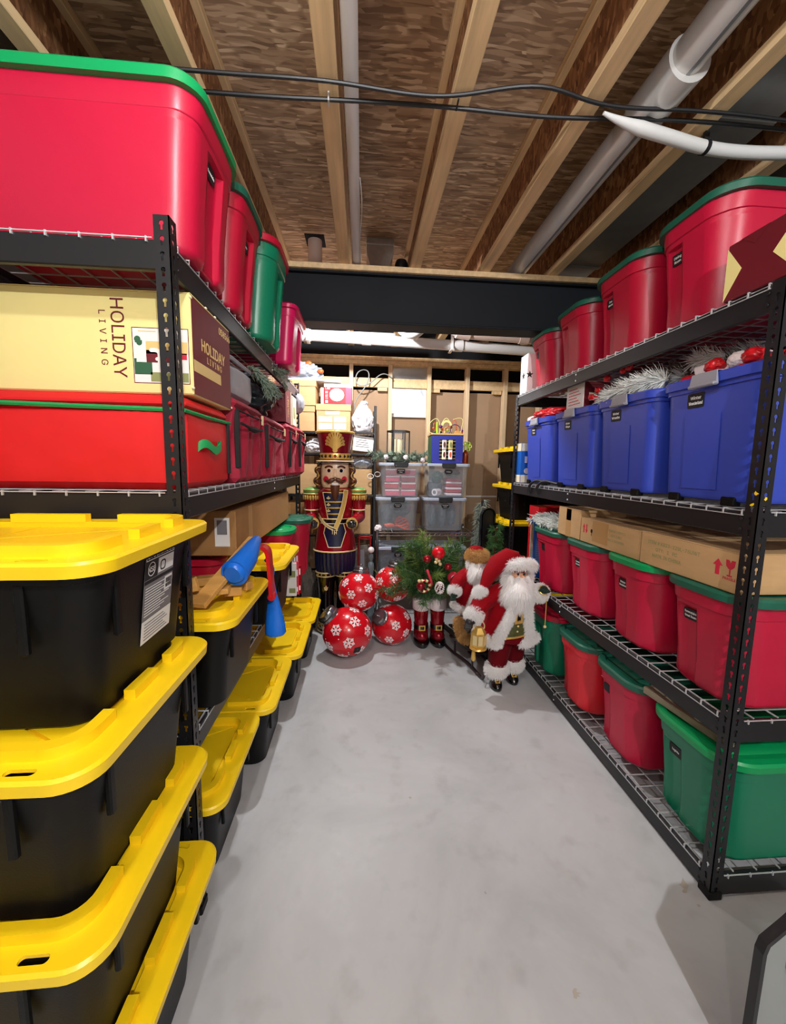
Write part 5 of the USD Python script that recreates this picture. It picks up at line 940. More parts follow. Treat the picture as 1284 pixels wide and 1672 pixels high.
    part('belt', wrapf(P([(-.05, .485), (.10, .498), (.098, .53), (-.04, .518)]), w2, .014 * S, .002, cy, .02 * S), 'lacquer_black', ve, True); bk = P([(-.002, .47), (.05, .475), (.048, .545), (-.002, .54)]); part('belt_buckle', wrapf(bk.difference(P([(.012, .487), (.037, .489), (.036, .53), (.012, .527)])), w2, .02 * S, .003, cy, .02 * S), 'gold', ve, True)
    for z in (.42, .455, .565): part('button', sph(V(.024, -.150 + .05 * max(0, z - .5), z), .007 * S, 1), 'gold_pale', ve, True)
    for nm, pts in (('fur_edge', [(-.005, -.125, .66), (-.02, -.135, .58), (-.05, -.148, .48), (-.082, -.15, .40), (-.10, -.145, .325)]), ('fur_edge', [(.055, -.12, .66), (.075, -.13, .58), (.092, -.138, .48), (.112, -.135, .40), (.12, -.13, .335)])):
        m = tube(spline([V(*p) for p in pts], 16), np.linspace(.014, .022 if pts[0][0] < 0 else .016, 16) * S, 12); e = part('fur_edge', m, 'fur_base', ct, True); fur('fur', m, 4200, .017 * S, 'fur_white', e, 9, .0016 * S)
    hm = ell(.188 * S, .155 * S, .335 * S, 40, .012 * S, .008 * S); idx = [i for i in range(-8, 27)]; hp2 = hm[idx]; hp2[:, 2] += .012 * S * np.sin(np.arange(len(hp2)) * .5); m = tube(hp2, .021 * S, 10); e = part('fur_hem', m, 'fur_base', ct, True); fur('fur', m, 5200, .017 * S, 'fur_white', e, 10, .0016 * S)
    # sleeves, fur cuffs, mittens
    for nm, sh, e_, w_ in (('l', V(-.085, 0, .635), el, wl), ('r', V(.1, 0, .635), er, wr)):
        slv = wobble(blend([((sh, .060 * S), (e_, .066 * S)), ((e_, .066 * S), (e_ + (w_ - e_) * .75, .054 * S))], .013 * S, 8), .006 * S, 18 / S, 8); s = part('sleeve', slv, red, t, True)
        d = (w_ - e_) / np.linalg.norm(w_ - e_); m = tube([w_ - d * .028 * S, w_ - d * .016 * S, w_ + d * .014 * S, w_ + d * .028 * S], np.array([.036, .046, .046, .036]) * S, 20); c_ = part('fur_cuff', m, 'fur_base', s, True); fur('fur', m, 3600, .017 * S, 'fur_white', c_, 11, .0016 * S, .3)
        hnd = w_ + d * .055 * S + V(0, 0, -.006); dn = V(0, -.1, -1) / S; mt = blend([((w_ + d * .02 * S, .022 * S), (hnd, .026 * S))] + [((hnd + V(-.016 + .011 * i, -.004, 0), .0105 * S), (hnd + V(-.016 + .011 * i, -.016, 0) + d * .02 * S + V(0, 0, -.014), .009 * S)) for i in range(4)] + [((hnd + V(.018 if nm == 'l' else -.018, 0, 0) - d * .01 * S, .010 * S), (hnd + V(.026 if nm == 'l' else -.026, -.018, .004), .009 * S))], .007 * S, 5)
        part('mitten', mt, 'mitten_green' if nm == 'r' or not main else 'cable_black', s, True)
        if nm == 'r' and main: part('mitten_band', tube(np.array([hnd + .0285 * S * (math.cos(a) * np.array([1, 0, 0]) + math.sin(a) * np.array([0, .6, .8])) for a in np.linspace(0, 2 * PI, 20)]), .0035 * S, 6), 'gold', s, 40)
    # beard, moustache, hat
    bm = blend([((V(.018, -.075, .728), .036 * S), (V(.015, -.105, .665), .062 * S)), ((V(.015, -.105, .665), .062 * S), (V(.01, -.122, .615), .040 * S)), ((V(-.035, -.05, .735), .026 * S), (V(-.03, -.09, .655), .045 * S)), ((V(.07, -.05, .735), .026 * S), (V(.065, -.09, .655), .045 * S))], .012 * S, 6)
    be = part('beard', bm, 'fur_base', bd, True); q = np.random.default_rng(4); p_, fi = trimesh.sample.sample_surface(bm, 5200, seed=4); nn = bm.face_normals[fi]; k = (nn[:, 1] < .35) & (p_[:, 2] < .742 * S); p_, nn = p_[k], nn[k]
    d = nn * .45 + np.array([0, 0, -1.0]) + q.normal(size=p_.shape) * .22; d /= np.linalg.norm(d, axis=1, keepdims=True); l = (.038 + .026 * q.random((len(p_), 1))) * S; curves('beard_hair', np.stack([p_, p_ + d * l * .5, p_ + d * l + np.array([0, 0, -1]) * l * .1], 1), [.0022 * S, .002 * S, .0007 * S], 'fur_white', be, kind='stuff')
    for sx in (-1, 1): m = tube([V(.02 + sx * .003, -.089, .742), V(.02 + sx * .022, -.090, .736), V(.02 + sx * .045, -.078, .722)], np.array([.008, .011, .004]) * S, 8); mo = part('moustache', m, 'fur_base', bd, True); fur('fur', m, 500, .014 * S, 'fur_white', mo, 12, .0016 * S)
    for sx in (-1, 1): m = sph(V(.02 + sx * .066, -.02, .74), .024 * S, 2, (.8, 1, 1.5)); mo = part('side_hair', m, 'fur_base', bd, True); fur('fur', m, 900, .022 * S, 'fur_white', mo, 13, .0018 * S)
    if main:
        rim = np.array([V(.02 + .078 * math.cos(a), -.012 + .074 * math.sin(a), .803 + .018 * math.sin(-a) + .028 * max(0, math.sin(-a))) for a in np.linspace(0, 2 * PI, 34)]); m = tube(rim, .026 * S, 12)
        hat = wobble(loft([ell(.082 * S, .078 * S, .79 * S, 36, .02 * S, -.01 * S), ell(.085 * S, .08 * S, .83 * S, 36, .015 * S, -.008 * S), ell(.075 * S, .07 * S, .865 * S, 36, .0, 0), ell(.05 * S, .05 * S, .882 * S, 36, -.02 * S, .01 * S)]), .005 * S, 14 / S, 2)
        tail = wobble(tube([V(.0, .0, .85), V(-.06, .01, .862), V(-.12, .0, .83), V(-.165, -.02, .76), V(-.195, -.04, .70), V(-.212, -.05, .668)], np.array([.06, .066, .066, .052, .035, .02]) * S, 18), .006 * S, 16 / S, 3)
        h = part('hat', cat(hat, tail), red, t, True); e = part('hat_fur', m, 'fur_base', h, True); fur('fur', m, 4200, .018 * S, 'fur_white', e, 14, .0016 * S, .2); m = sph(V(-.225, -.055, .648), .032 * S, 2); e = part('pompom', m, 'fur_base', h, True); fur('fur', m, 2000, .017 * S, 'fur_white', e, 15, .0016 * S, .1)
    else:
        m = lathe([(.05 * S, .775 * S), (.088 * S, .785 * S), (.094 * S, .815 * S), (.080 * S, .85 * S), (.05 * S, .858 * S)], 30, (.02 * S, -.01 * S, 0)); h = part('hat', lathe([(.07 * S, .80 * S), (.075 * S, .85 * S), (.06 * S, .885 * S), (.02 * S, .90 * S), (0, .90 * S)], 24, (.02 * S, .01 * S, 0)), red, t, True); e = part('hat_fur', m, 'tape_tan', h, True); fur('fur', m, 3600, .022 * S, 'fur_tan', e, 14, .002 * S, .2)
        part('glasses', cat(*[tube([V(.02 + sx * .021 + .015 * math.cos(a), -.088, .772 + .013 * math.sin(a)) for a in np.linspace(0, 2 * PI, 16)], .0022 * S, 5) for sx in (-1, 1)] + [cyl(V(.014, -.09, .772), V(.026, -.09, .772), .002 * S, 6)]), 'gold', bd, 40)
    LEAN[0] = None; return t, V(-.225, -.10, .525), hnd
t, wl, hr = figure('white bearded figure in a red velvet coat trimmed with white fur, standing in front', (.965, 2.455, 0), -.05, .985)
Ln = thing('gold_lantern', 'gold lantern ornament dangling from the front figure\'s mitten', 'lantern', (.965 - .225, 2.455 - .13, .305))
part('lantern_body', loft([ell(.040, .035, 0, 6), ell(.052, .045, .02, 6), ell(.048, .042, .10, 6), ell(.025, .022, .135, 6)]), 'gold', Ln, False); part('lantern_base', lathe([(.02, -.012), (.055, -.004), (.05, .006), (.0, .008)], 12), 'gold', Ln, 40); part('bail', tube(spline([(-.03, 0, .12), (-.026, 0, .165), (0, 0, .18), (.026, 0, .165), (.03, 0, .12)], 16), .004, 6), 'gold_pale', Ln, 40)
for u in (-1.1, -.4, .4): part('pane', frame(prism(sbox(-.014, .03, .014, .092), 0, .003), (.0505 * math.sin(u + .38) * .95, -.046 * math.cos(u + .38), 0), (math.cos(u + .38), math.sin(u + .38), 0), UP), 'gold_pale', Ln, False)
part('tassel', lathe([(.004, 0), (.012, -.01), (.016, -.06), (.006, -.075)], 10, (-.03, -.01, -.01)), 'gold', Ln, 40)
Ch = thing('gold_chain', 'thin gold chain hanging from the front figure\'s green mitten', 'chain', (.965 + .19, 2.295, .0)); part('chain_links', cat(*[sph((.0, .0, z), .0042, 1) for z in np.arange(.46, .655, .0078)]), 'gold', Ch, False, kind='stuff'); part('bell', sph((0, 0, .448), .011, 2), 'gold_pale', Ch, True)
figure('shorter bearded figure with a tan fur hat and glasses, half hidden behind', (.835, 2.80, .14), .15, .80, False)
sk = thing('toy_sack', 'tan fur-trimmed sack at the side of the half hidden figure', 'sack'); m = crumple((.735, 2.69, .285), (.06, .06, .075), .15, 3, 3, flat=False); part('sack_body', m, 'fabric_grey', sk, True); m = tube(spline([(.69, 2.66, .36), (.70, 2.63, .29), (.72, 2.62, .24), (.78, 2.62, .23)], 14), .020, 10); e = part('fur_trim', m, 'tape_tan', sk, True); fur('fur', m, 1800, .018, 'fur_tan', e, 21, .002)
# dark wooden sled on the floor under the half hidden figure
sl = thing('wooden_sled', 'dark wooden sled on the floor under the two bearded figures', 'sled')
mat('sled_wood', srgb(44, 28, 32), .4, var=.2, vs=8)
for k, (x0, x1, ye) in enumerate(((.655, .825, 2.46), (.86, .955, 2.60))):
    rn = spline([(x0 - .01, 3.22, .16), (x0, 3.12, .05), (x0 + .02, 3.0, .016), (x1 - .02, ye + .1, .016), (x1, ye, .022), (x1 + .003, ye - .02, .05)], 30); part('runner', tube(rn, .011, 8), 'sled_wood', sl, 40)
    for f in (.3, .55, .8): p = rn[int(29 * f)]; part('strut', cyl(p, p + [0, 0, .095], .008, 8), 'sled_wood', sl, 40)
for k in range(4): f = k / 3; part('slat', hull([(.66 + .22 * f + dx + (.0 if y > 2.8 else .145), y, z) for dx in (0, .045) for y in (3.12, 2.60) for z in (.115, .129)]), 'sled_wood', sl, False)
for f in (.32, .8): y = 3.12 - .59 * f; part('cross_bar', B(.665 + .145 * f - .01, .92 + .145 * f, y - .02, y + .02, .100, .113, .002), 'sled_wood', sl, False)
es = thing('wire_easel', 'small metal wire easel standing in front of the sled', 'easel'); 
for a, b in (((.855, 2.43, .155), (.815, 2.37, .003)), ((.855, 2.43, .155), (.875, 2.36, .003)), ((.855, 2.43, .155), (.865, 2.49, .003)), ((.83, 2.392, .06), (.868, 2.39, .06))): part('wire_leg', cyl(a, b, .0035, 8), 'chrome', es, 40)
part('clip', B(.842, .868, 2.418, 2.438, .14, .165, .003), 'wire_silver', es)

# ---------------------------------------------------------------- back of the room: chrome shelf with clear bins
t = thing('wire_shelf', 'low chrome wire shelf carrying stacked clear bins against the stud wall', 'shelf', (.60, 3.62, 0))
SX0, SX1, SY1 = -.452, .455, .40
for x in (SX0, SX1):
    for y in (0, SY1): p = part('post', cyl((x, y, 0), (x, y, .845), .0125, 14), 'chrome', t, 40); part('post_ring', cat(*[cyl((x, y, z), (x, y, z + .003), .0138, 14) for z in np.arange(.05, .84, .04)]), 'chrome', p, 40, kind='stuff')
for z in (.335, .815):
    for y in (0, SY1):
        part('shelf_truss', cat(cyl((SX0, y, z), (SX1, y, z), .004, 8), cyl((SX0, y, z - .028), (SX1, y, z - .028), .004, 8), tube([(x, y, z - .028 * (k % 2)) for k, x in enumerate(np.linspace(SX0, SX1, 37))], .0035, 6)), 'chrome', t, 40)
    part('shelf_wires', cat(*[cyl((x, 0, z + .003), (x, SY1, z + .003), .0022, 6) for x in np.linspace(SX0 + .02, SX1 - .02, 30)]), 'chrome', t, 40, kind='stuff')
    for x in (SX0, SX1): part('side_rail', cyl((x, 0, z), (x, SY1, z), .004, 8), 'chrome', t, 40)
def clear_bin(label, x, z, tagl, W=.405, H=.315, D=.36, oval=True, y=3.63):
    t = thing('clear_bin', label, 'storage bin', (x, y + D / 2, z), 0, 'clear latch bins on the chrome shelf')
    R = lambda s, zz, o=0: rrect(W * s + 2 * o, D * s + 2 * o, .035, zz, 5, 3)
    part('body', loft([R(.84, 0, -.012), R(.84, .01), R(.95, H - .035), R(.95, H - .034, .008), R(.955, H - .02, .008)], True, False), 'clear_plastic', t, 40)
    part('lid', loft([R(1, H - .024, .0), R(1, H - .024, .004), R(1, H - .006, .005), R(1, H, 0), R(1, H, -.012), R(1, H - .006, -.02)]), 'clear_lid', t, 40)
    part('latch', cat(B(-.065, .065, -D / 2 - .014, -D / 2 + .01, H - .03, H + .003, .004), B(-.06, .06, -D / 2 - .016, -D / 2 - .008, H - .042, H - .02, .003)), 'label_black', t, 30)
    a, b = placard(tagl, w=.075, h=.042, r=.021 if oval else .006); q = part('name_tag', frame(a, (0, -D * .4725 - .002, H - .075), (1, 0, 0), (0, -.06, 1)), 'label_black', t, False)
    if b is not None: part('lettering', frame(b, (0, -D * .4725 - .002, H - .075), (1, 0, 0), (0, -.06, 1)), 'label_white', q, False)
    return (x, y + D / 2, z)
bx = [clear_bin('upper left clear bin with pink and red gift packs inside', .36, 1.149, ['Christmas', 'Bags'], oval=False), clear_bin('upper right clear bin with a striped cloth and white roll inside', .805, 1.149, ['Holiday']), clear_bin('lower left clear bin with an orange cord inside, on the chrome shelf top', .335, .829, ['Extension', 'Cords']), clear_bin('lower right clear bin with grey wrapped bundles inside, on the chrome shelf top', .785, .829, ['Christmas', 'Lights']), clear_bin('clear bin on the lowest shelf behind the giant ornaments', .345, .345, ['Garden', 'Lights'], H=.33), clear_bin('clear bin on the lowest shelf behind the pine arrangement', .80, .345, ['Porch', 'Lights'], H=.33)]
q = np.random.default_rng(9)
mat('pack_pink', srgb(220, 60, 96), .5); mat('pack_red', srgb(190, 24, 44), .5); mat('cord_orange', srgb(240, 96, 50), .4); mat('wrap_grey', srgb(112, 126, 132), .35, bump=.6, bs=18, dist=.02); mat('wrap_green', srgb(60, 110, 84), .4, bump=.6, bs=18, dist=.02)
G = 'gift packs inside the upper left clear bin'
for k in range(8):
    x, y, z = bx[0]; i, j = k % 2, k // 2; dx = (-.075 + .15 * i); dz = .012 + .064 * j
    p = thing('gift_pack_stack', ['pink pack low on the left of the upper left bin', 'pink pack low on the right of the upper left bin', 'red pack second from the bottom, left, in the upper left bin', 'red pack second from the bottom, right, in the upper left bin', 'pink pack third from the bottom, left, in the upper left bin', 'red pack third from the bottom, right, in the upper left bin', 'red pack at the top left in the upper left bin', 'pink pack at the top right in the upper left bin'][k], 'package', (x + dx, y - .075 + .01 * (k % 3), z + dz), .06 * q.normal(), G)
    part('pack', B(-.068, .068, -.06, .06, 0, .052, .006), 'pack_pink' if k in (0, 1, 4, 7) else 'pack_red', p, 30); part('white_edge', B(-.066, .066, -.0615, -.058, .042, .054, .002), 'snow_white', p)
x, y, z = bx[1]; p = thing('striped_cloth', 'folded red and white striped cloth inside the upper right bin', 'cloth')
for k in range(6): part('cloth_fold', B(x - .01, x + .145, y - .13, y + .06, z + .014 + .027 * k, z + .039 + .027 * k, .010), 'snow_white' if k % 2 == 0 else 'pack_red', p, 40)
p = thing('ribbon_roll', 'white paper roll at the lower left inside the upper right bin', 'roll'); part('roll', cyl((x - .12, y - .13, z + .045), (x - .07, y - .08, z + .045), .033, 20), 'snow_white', p, 40); part('core_hole', cyl((x - .1215, y - .1315, z + .045), (x - .1195, y - .1295, z + .045), .018, 16), 'print_grey', p, 40)
solo('wrapped_bundle', crumple((x - .085, y - .04, z + .19), (.06, .08, .055), .3, 3, 3, flat=False), 'wrap_green', 'green wrapped bundle at the upper left inside the upper right bin', 'bundle', smooth=True)
solo('wrapped_bundle', crumple((x + .07, y + .02, z + .225), (.075, .09, .035), .3, 4, 3, flat=False), 'wrap_grey', 'grey wrapped bundle above the striped cloth', 'bundle', smooth=True)
solo('wrapped_bundle', crumple((x - .08, y + .07, z + .09), (.07, .07, .08), .3, 5, 3, flat=False), 'wrap_grey', 'grey wrapped bundle behind the white paper roll', 'bundle', smooth=True)
x, y, z = bx[2]; p = thing('extension_cord', 'coiled orange extension cord inside the lower left clear bin', 'cord')
for k in range(5): part('coil', tube([(x + .05 + (.075 - .006 * k) * math.cos(a), y - .06 + .055 * math.sin(a), z + .022 + .018 * k + .018 * math.sin(a * 2 + k)) for a in np.linspace(0, 2 * PI, 26)], .0075, 6), 'cord_orange', p, 40)
part('plug', crumple((x - .07, y - .09, z + .04), (.05, .03, .022), .3, 6, 3, flat=False), 'cord_orange', p, True)
for k, (dx, dy, dz, s, lab) in enumerate([(-.09, .05, .13, (.055, .08, .11), 'grey wrapped bundle standing left of the orange cord'), (.06, .05, .19, (.09, .09, .07), 'grey wrapped bundle above the orange cord'), (-.02, .0, .21, (.05, .06, .045), 'small grey wrapped bundle in the middle above the orange cord')]): solo('wrapped_bundle', crumple((x + dx, y + dy, z + dz), s, .25, 11 + k, 3, flat=False), 'wrap_grey', lab, 'bundle', smooth=True)
x, y, z = bx[3]
for k, (dx, s) in enumerate([(-.10, (.042, .10, .115)), (-.01, (.042, .10, .12)), (.088, (.044, .10, .115))]): solo('wrapped_bundle', crumple((x + dx, y - .01, z + .135), s, .2, 15 + k, 3, flat=False), 'wrap_grey', ['left of three grey bundles in the lower right bin', 'middle of three grey bundles in the lower right bin', 'right of three grey bundles in the lower right bin'][k], 'bundle', smooth=True)
for k in (4, 5): x, y, z = bx[k]; solo('wrapped_bundle', crumple((x, y, z + .135), (.145, .12, .115), .18, 21 + k, 3, flat=False), 'wrap_grey', ['grey-green bundle filling the lowest left clear bin', 'grey-green bundle filling the lowest right clear bin'][k - 4], 'bundle', smooth=True)
solo('paper_wad', crumple((.155, 3.66, .85), (.035, .03, .035), .3, 8, 3), 'snow_white', 'crumpled white paper at the left end of the chrome shelf', 'paper', smooth=True)

# lantern, greenery and toy cube on top of the clear bins
ZC = 1.149 + .316
t = thing('candle_lantern', 'six-sided black metal lantern with a cream candle on the clear bins', 'lantern', (.345, 3.80, ZC + .002))
hx = [(.105 * math.cos(a), .105 * math.sin(a)) for a in np.arange(6) * PI / 3]
part('lantern_base', prism(Polygon(hx).buffer(.008), 0, .018), 'cable_black', t, False); part('lantern_roof', prism(Polygon(hx).buffer(.006).difference(Polygon(hx).buffer(-.012)), .285, .30), 'cable_black', t, False)
for k, (x, y) in enumerate(hx):
    part('frame_bar', B(x - .006, x + .006, y - .006, y + .006, .016, .288, .001), 'cable_black', t, False); x2, y2 = hx[(k + 1) % 6]; a = math.atan2(y2 - y, x2 - x)
    part('glass_pane', xf(trimesh.Trimesh([(-.046, 0, .02), (.046, 0, .02), (.046, 0, .284), (-.046, 0, .284)], [(0, 1, 2), (0, 2, 3)], process=False), ((x + x2) / 2, (y + y2) / 2, 0), rz=a), 'lantern_glass', t, False)
part('candle', lathe([(.045, .018), (.047, .03), (.047, .215), (.043, .222), (.03, .216), (0, .214)], 28), 'candle', t, 40); part('wick', cyl((0, 0, .214), (.002, 0, .235), .0015, 6), 'cable_black', t)
greenery('pine_garland', 'frosted pine garland lying round the lantern on the clear bins', 'garland', [bez((.34 + .02 * i, 3.70 - .02 * (i % 3), ZC + .015), (.34 + (i - 7) * .025, 3.66, ZC + .07 + .02 * (i % 2)), (.345 + (i - 7) * .036, 3.645 - .012 * (i % 2), ZC + .03 + .03 * (i % 3)), n=7) for i in range(-1, 15)], 150, .032, 'needle_frost', 71, .003)
for k, (x, z) in enumerate([(.22, .05), (.30, .035), (.40, .05), (.48, .045), (.56, .03), (.26, .085)]): solo('white_bloom', crumple((x, 3.635, ZC + z), (.022, .018, .022), .35, 50 + k, 3, flat=False), 'needle_frost' if k % 2 else 'snow_white', ['first', 'second', 'third', 'fourth', 'fifth', 'raised'][k] + ' frosted bloom from the left in the pine garland round the lantern' if k < 5 else 'frosted bloom set higher than the others, left of the lantern', 'flower', smooth=True)
t = thing('activity_cube', 'blue wooden activity cube with a bead maze on top of the clear bins', 'toy', (.80, 3.70, ZC + .002), rz=-.04)
part('cube_panel', B(-.148, .148, 0, .012, 0, .262, .002), 'cube_blue', t, False); part('cube_panel', B(-.148, -.138, .013, .29, 0, .262, .002), 'trim_green', t, False, label='dark green side panel'); part('cube_panel', B(.138, .148, .013, .29, 0, .262, .002), 'toy_orange', t, False, label='orange side panel'); part('cube_panel', B(-.136, .136, .28, .29, 0, .262, .002), 'cube_blue', t, False)
part('cube_top', B(-.156, .156, -.006, .296, .263, .278, .003), 'wood_toy', t, False)
for x in (-.135, .135):
    for z in (.015, .245): part('screw', sph((x, -.001, z), .0045, 1), 'chrome', t)
part('opening', B(-.075, .075, -.001, .004, .03, .222), 'dark_cavity', t, False)
for k, z in enumerate(np.linspace(.045, .205, 6)): part('rung', cyl((-.075, -.004, z), (.075, -.004, z), .003, 6), 'wood_toy', t, 40)
for k, (x, z, c_) in enumerate([(-.032, .128, 'snow_white'), (-.032, .036, 'cream_pale'), (.028, .128, 'cream_card'), (.028, .036, 'snow_white')]):
    bl = part('flip_block', xf(B(-.019, .019, -.010, .010, 0, .088, .003), (x, -.012, z), rz=.25 * (-1) ** k), c_, t, False); part('block_print', xf(prism(affinity.scale(Point(0, 0).buffer(1, 4), .010, .026), 0, .001), (x, -.024, z + .045), rx=PI / 2, rz=0), ['brown_paint', 'maroon_card', 'print_green', 'toy_orange'][k], bl, False)
part('lettering', frame(ctext('B.', .026, .0006, True), (.105, -.0004, .03), (1, 0, 0), UP), 'toy_purple', t, False)
gy = part('side_gear', frame(prism(unary_union([Point(.032 * math.cos(a), .032 * math.sin(a)).buffer(.017, 6) for a in np.arange(6) * PI / 3] + [Point(0, 0).buffer(.02)]).difference(unary_union([Point(.032 * math.cos(a), .032 * math.sin(a)).buffer(.009, 6) for a in np.arange(6) * PI / 3])), 0, .006), (.195, .05, .165), (1, 0, 0), UP), 'toy_lime', t, False)
part('gear_peg', cyl((.145, .055, .165), (.195, .055, .165), .005, 8), 'wood_toy', t, 40)
wz = .278
part('maze_frame', cat(*[tube(spline(P, 24), .0035, 6) for P in ([(-.13, .03, wz), (-.13, .03, wz + .13), (-.10, .03, wz + .135), (-.085, .03, wz + .12), (-.085, .03, wz)], [(.05, .03, wz + .13), (.10, .03, wz + .145), (.135, .03, wz + .14), (.14, .03, wz + .08), (.14, .03, wz)])]), 'cream_card', t, 40)
for k, (P, c_) in enumerate([([(-.05, .05, wz), (-.055, .05, wz + .08), (-.01, .05, wz + .145), (.035, .05, wz + .08), (.03, .05, wz)], 'cream_card'), ([(-.11, .09, wz), (-.10, .10, wz + .1), (-.02, .1, wz + .05), (.06, .1, wz + .12), (.10, .1, wz)], 'toy_orange'), ([(.05, .05, wz), (.06, .06, wz + .085), (.10, .07, wz + .085), (.11, .05, wz)], 'toy_purple'), ([(-.02, .04, wz), (-.01, .04, wz + .06), (.02, .05, wz + .06), (.03, .04, wz)], 'wood_toy')]): part('maze_wire', tube(spline(P, 30), .0035, 6), c_, t, 40)
part('arch_block', frame(prism(Point(0, 0).buffer(.05, 8).difference(Point(0, 0).buffer(.03, 8)).intersection(sbox(-.1, 0, .1, .1)), 0, .02), (-.01, .04, wz + .075), (1, 0, 0), UP), 'cream_card', t, 30)
part('lime_block', B(-.108, -.088, .02, .045, wz, wz + .105, .006), 'toy_lime', t); part('half_round', frame(prism(Point(0, 0).buffer(.032, 8).intersection(sbox(-.1, 0, .1, .1)), 0, .02), (.095, .03, wz + .001), (1, 0, 0), UP), 'wood_lumber', t, 30)
for k, (x, z, c_) in enumerate([(-.065, .065, 'toy_purple'), (-.13, .05, 'toy_orange'), (-.045, .04, 'toy_orange'), (-.12, .014, 'trim_green'), (-.06, .013, 'cable_black'), (.005, .035, 'toy_lime'), (.035, .06, 'amber'), (.14, .03, 'toy_purple'), (.14, .012, 'toy_orange'), (-.025, .012, 'wood_toy'), (.02, .012, 'print_grey')]): part('bead', sph((x, .03 + .01 * (k % 3), wz + z), .012 if k else .017, 2), c_, t, True)
t = thing('amber_bottle', 'amber glass bottle with a pale neck beside the blue activity cube', 'bottle', (.985, 3.74, ZC + .003)); part('bottle_body', lathe([(.0, 0), (.028, 0), (.031, .006), (.031, .09), (.024, .105), (.012, .12), (.011, .135)], 24), 'amber', t, 40); part('cap', lathe([(.013, .128), (.013, .16), (.010, .166), (0, .166)], 20), 'candle', t, 40)

# black wire rack at the back left, with boxes and bags
t = thing('black_wire_rack', 'tall black wire rack behind the nutcracker', 'shelf', (-.30, 3.72, 0)); BX0, BX1, BY1 = -.42, .42, .38
for x in (BX0, BX1):
    for y in (0, BY1): part('post', B(x - .012, x + .012, y - .012, y + .012, 0, 1.98, .003), 'rack_black', t, False)
for z in (.35, .78, 1.16, 1.545, 1.74):
    for y in (0, BY1): part('shelf_rail', B(BX0, BX1, y - .006, y + .006, z - .02, z, .002), 'rack_black', t, False)
    for x in (BX0, BX1): part('side_rail', B(x - .006, x + .006, 0, BY1, z - .02, z, .002), 'rack_black', t, False)
    part('shelf_wires', cat(*[B(x - .002, x + .002, 0, BY1, z - .006, z - .002) for x in np.linspace(BX0 + .03, BX1 - .03, 22)]), 'rack_black', t, False, kind='stuff')
zz = 1.742
t = carton('file_box', 'open-lidded file box with white grid label under the red lamp carton', -.42, -.11, 3.74, 4.08, zz, 1.985, 'cardboard', tape=None, lid=.055)
for a, b, c_, d in ((-.075, .155, .055, .185), (-.135, .085, -.012, .135), (.005, .085, .115, .135), (-.135, .02, -.012, .075), (.005, .02, .115, .075)): part('white_field', B(a, c_, -.1712, -.1702, b, d), 'white_card', t, False)
t = thing('lamp_carton', 'red and white carton with a round lamp picture on the file box', 'box', (-.355, 3.78, 1.992)); part('box_body', B(0, .255, 0, .22, 0, .185, .002), 'toy_red', t, False); part('white_top', B(.0005, .2545, -.0008, .219, .155, .1855), 'white_card', t, False); part('white_side', B(.2, .2558, -.0004, .219, .002, .184), 'pack_pink', t, False); part('white_edge', B(-.03, -.001, 0, .2, 0, .15, .002), 'white_card', t, False)
part('lamp_picture', frame(prism(affinity.scale(Point(.118, .088).buffer(1), .068, .058), 0, .0008), (0, -.0006, 0), (1, 0, 0), UP), 'white_card', t, False); part('lettering', frame(ctext('LED', .018, .0006, True), (.035, -.001, .143), (1, 0, 0), UP), 'label_white', t, False); part('text_lines', frame(cat(*[prism(sbox(.012, .05 + .013 * k, .036, .055 + .013 * k), 0, .0006) for k in range(6)]), (0, -.0006, 0), (1, 0, 0), UP), 'label_white', t, False, kind='stuff'); part('white_field', frame(prism(sbox(.012, .012, .035, .038), 0, .0006), (0, -.0006, 0), (1, 0, 0), UP), 'white_card', t, False)
def sack(name, label, c, s, seed, m='bag_white', knot=True):
    t = thing(name, label, 'bag', c); b = crumple((0, 0, s[2] * .75), s, .16, seed, 4); k = np.clip(b.vertices[:, 2] / s[2] - .9, 0, 1); b.vertices[:, 0] *= 1 - .55 * k; b.vertices[:, 1] *= 1 - .55 * k; part('bag_body', b, m, t, True)
    if knot: part('knot', crumple((.01, 0, s[2] * 1.72), (s[0] * .35, s[1] * .35, s[2] * .16), .4, seed + 1, 3, flat=False), m, t, True)
    return t
sack('rubbish_bag', 'white knotted plastic bag on the top shelf of the black wire rack', (.005, 3.83, zz), (.105, .10, .16), 81)
sack('rubbish_bag', 'white plastic bag at the left, half hidden by the nutcracker hat', (-.46, 3.86, 1.548), (.09, .09, .075), 83)
t = thing('paper_note', 'white paper with printed lines on the second shelf of the black rack', 'paper', (.005, 3.735, 1.565), rz=.1); part('sheet', xf(B(-.095, .095, -.004, .004, 0, .14, .001), ry=.10, rx=-.1), 'white_card', t, False); part('text_lines', xf(cat(*[B(-.07, .06 - .01 * k, -.0052, -.0042, .04 + .02 * k, .045 + .02 * k) for k in range(5)]), ry=.10, rx=-.1), 'print_grey', t, False, kind='stuff')
carton('stacked_carton', 'lower tan carton of the stack left of the file box', -.71, -.44, 3.76, 4.06, zz, 1.965, 'cardboard', tape=None, lid=.05); carton('stacked_carton', 'upper tan carton of the stack left of the file box', -.70, -.43, 3.76, 4.06, 1.975, 2.195, 'cardboard', tape=None, lid=.05)
solo('white_board', B(-.80, -.20, 3.78, 4.10, 2.202, 2.216, .003), 'white_card', 'flat white board on the tall tan cartons under the plastic bag', 'board', smooth=False)
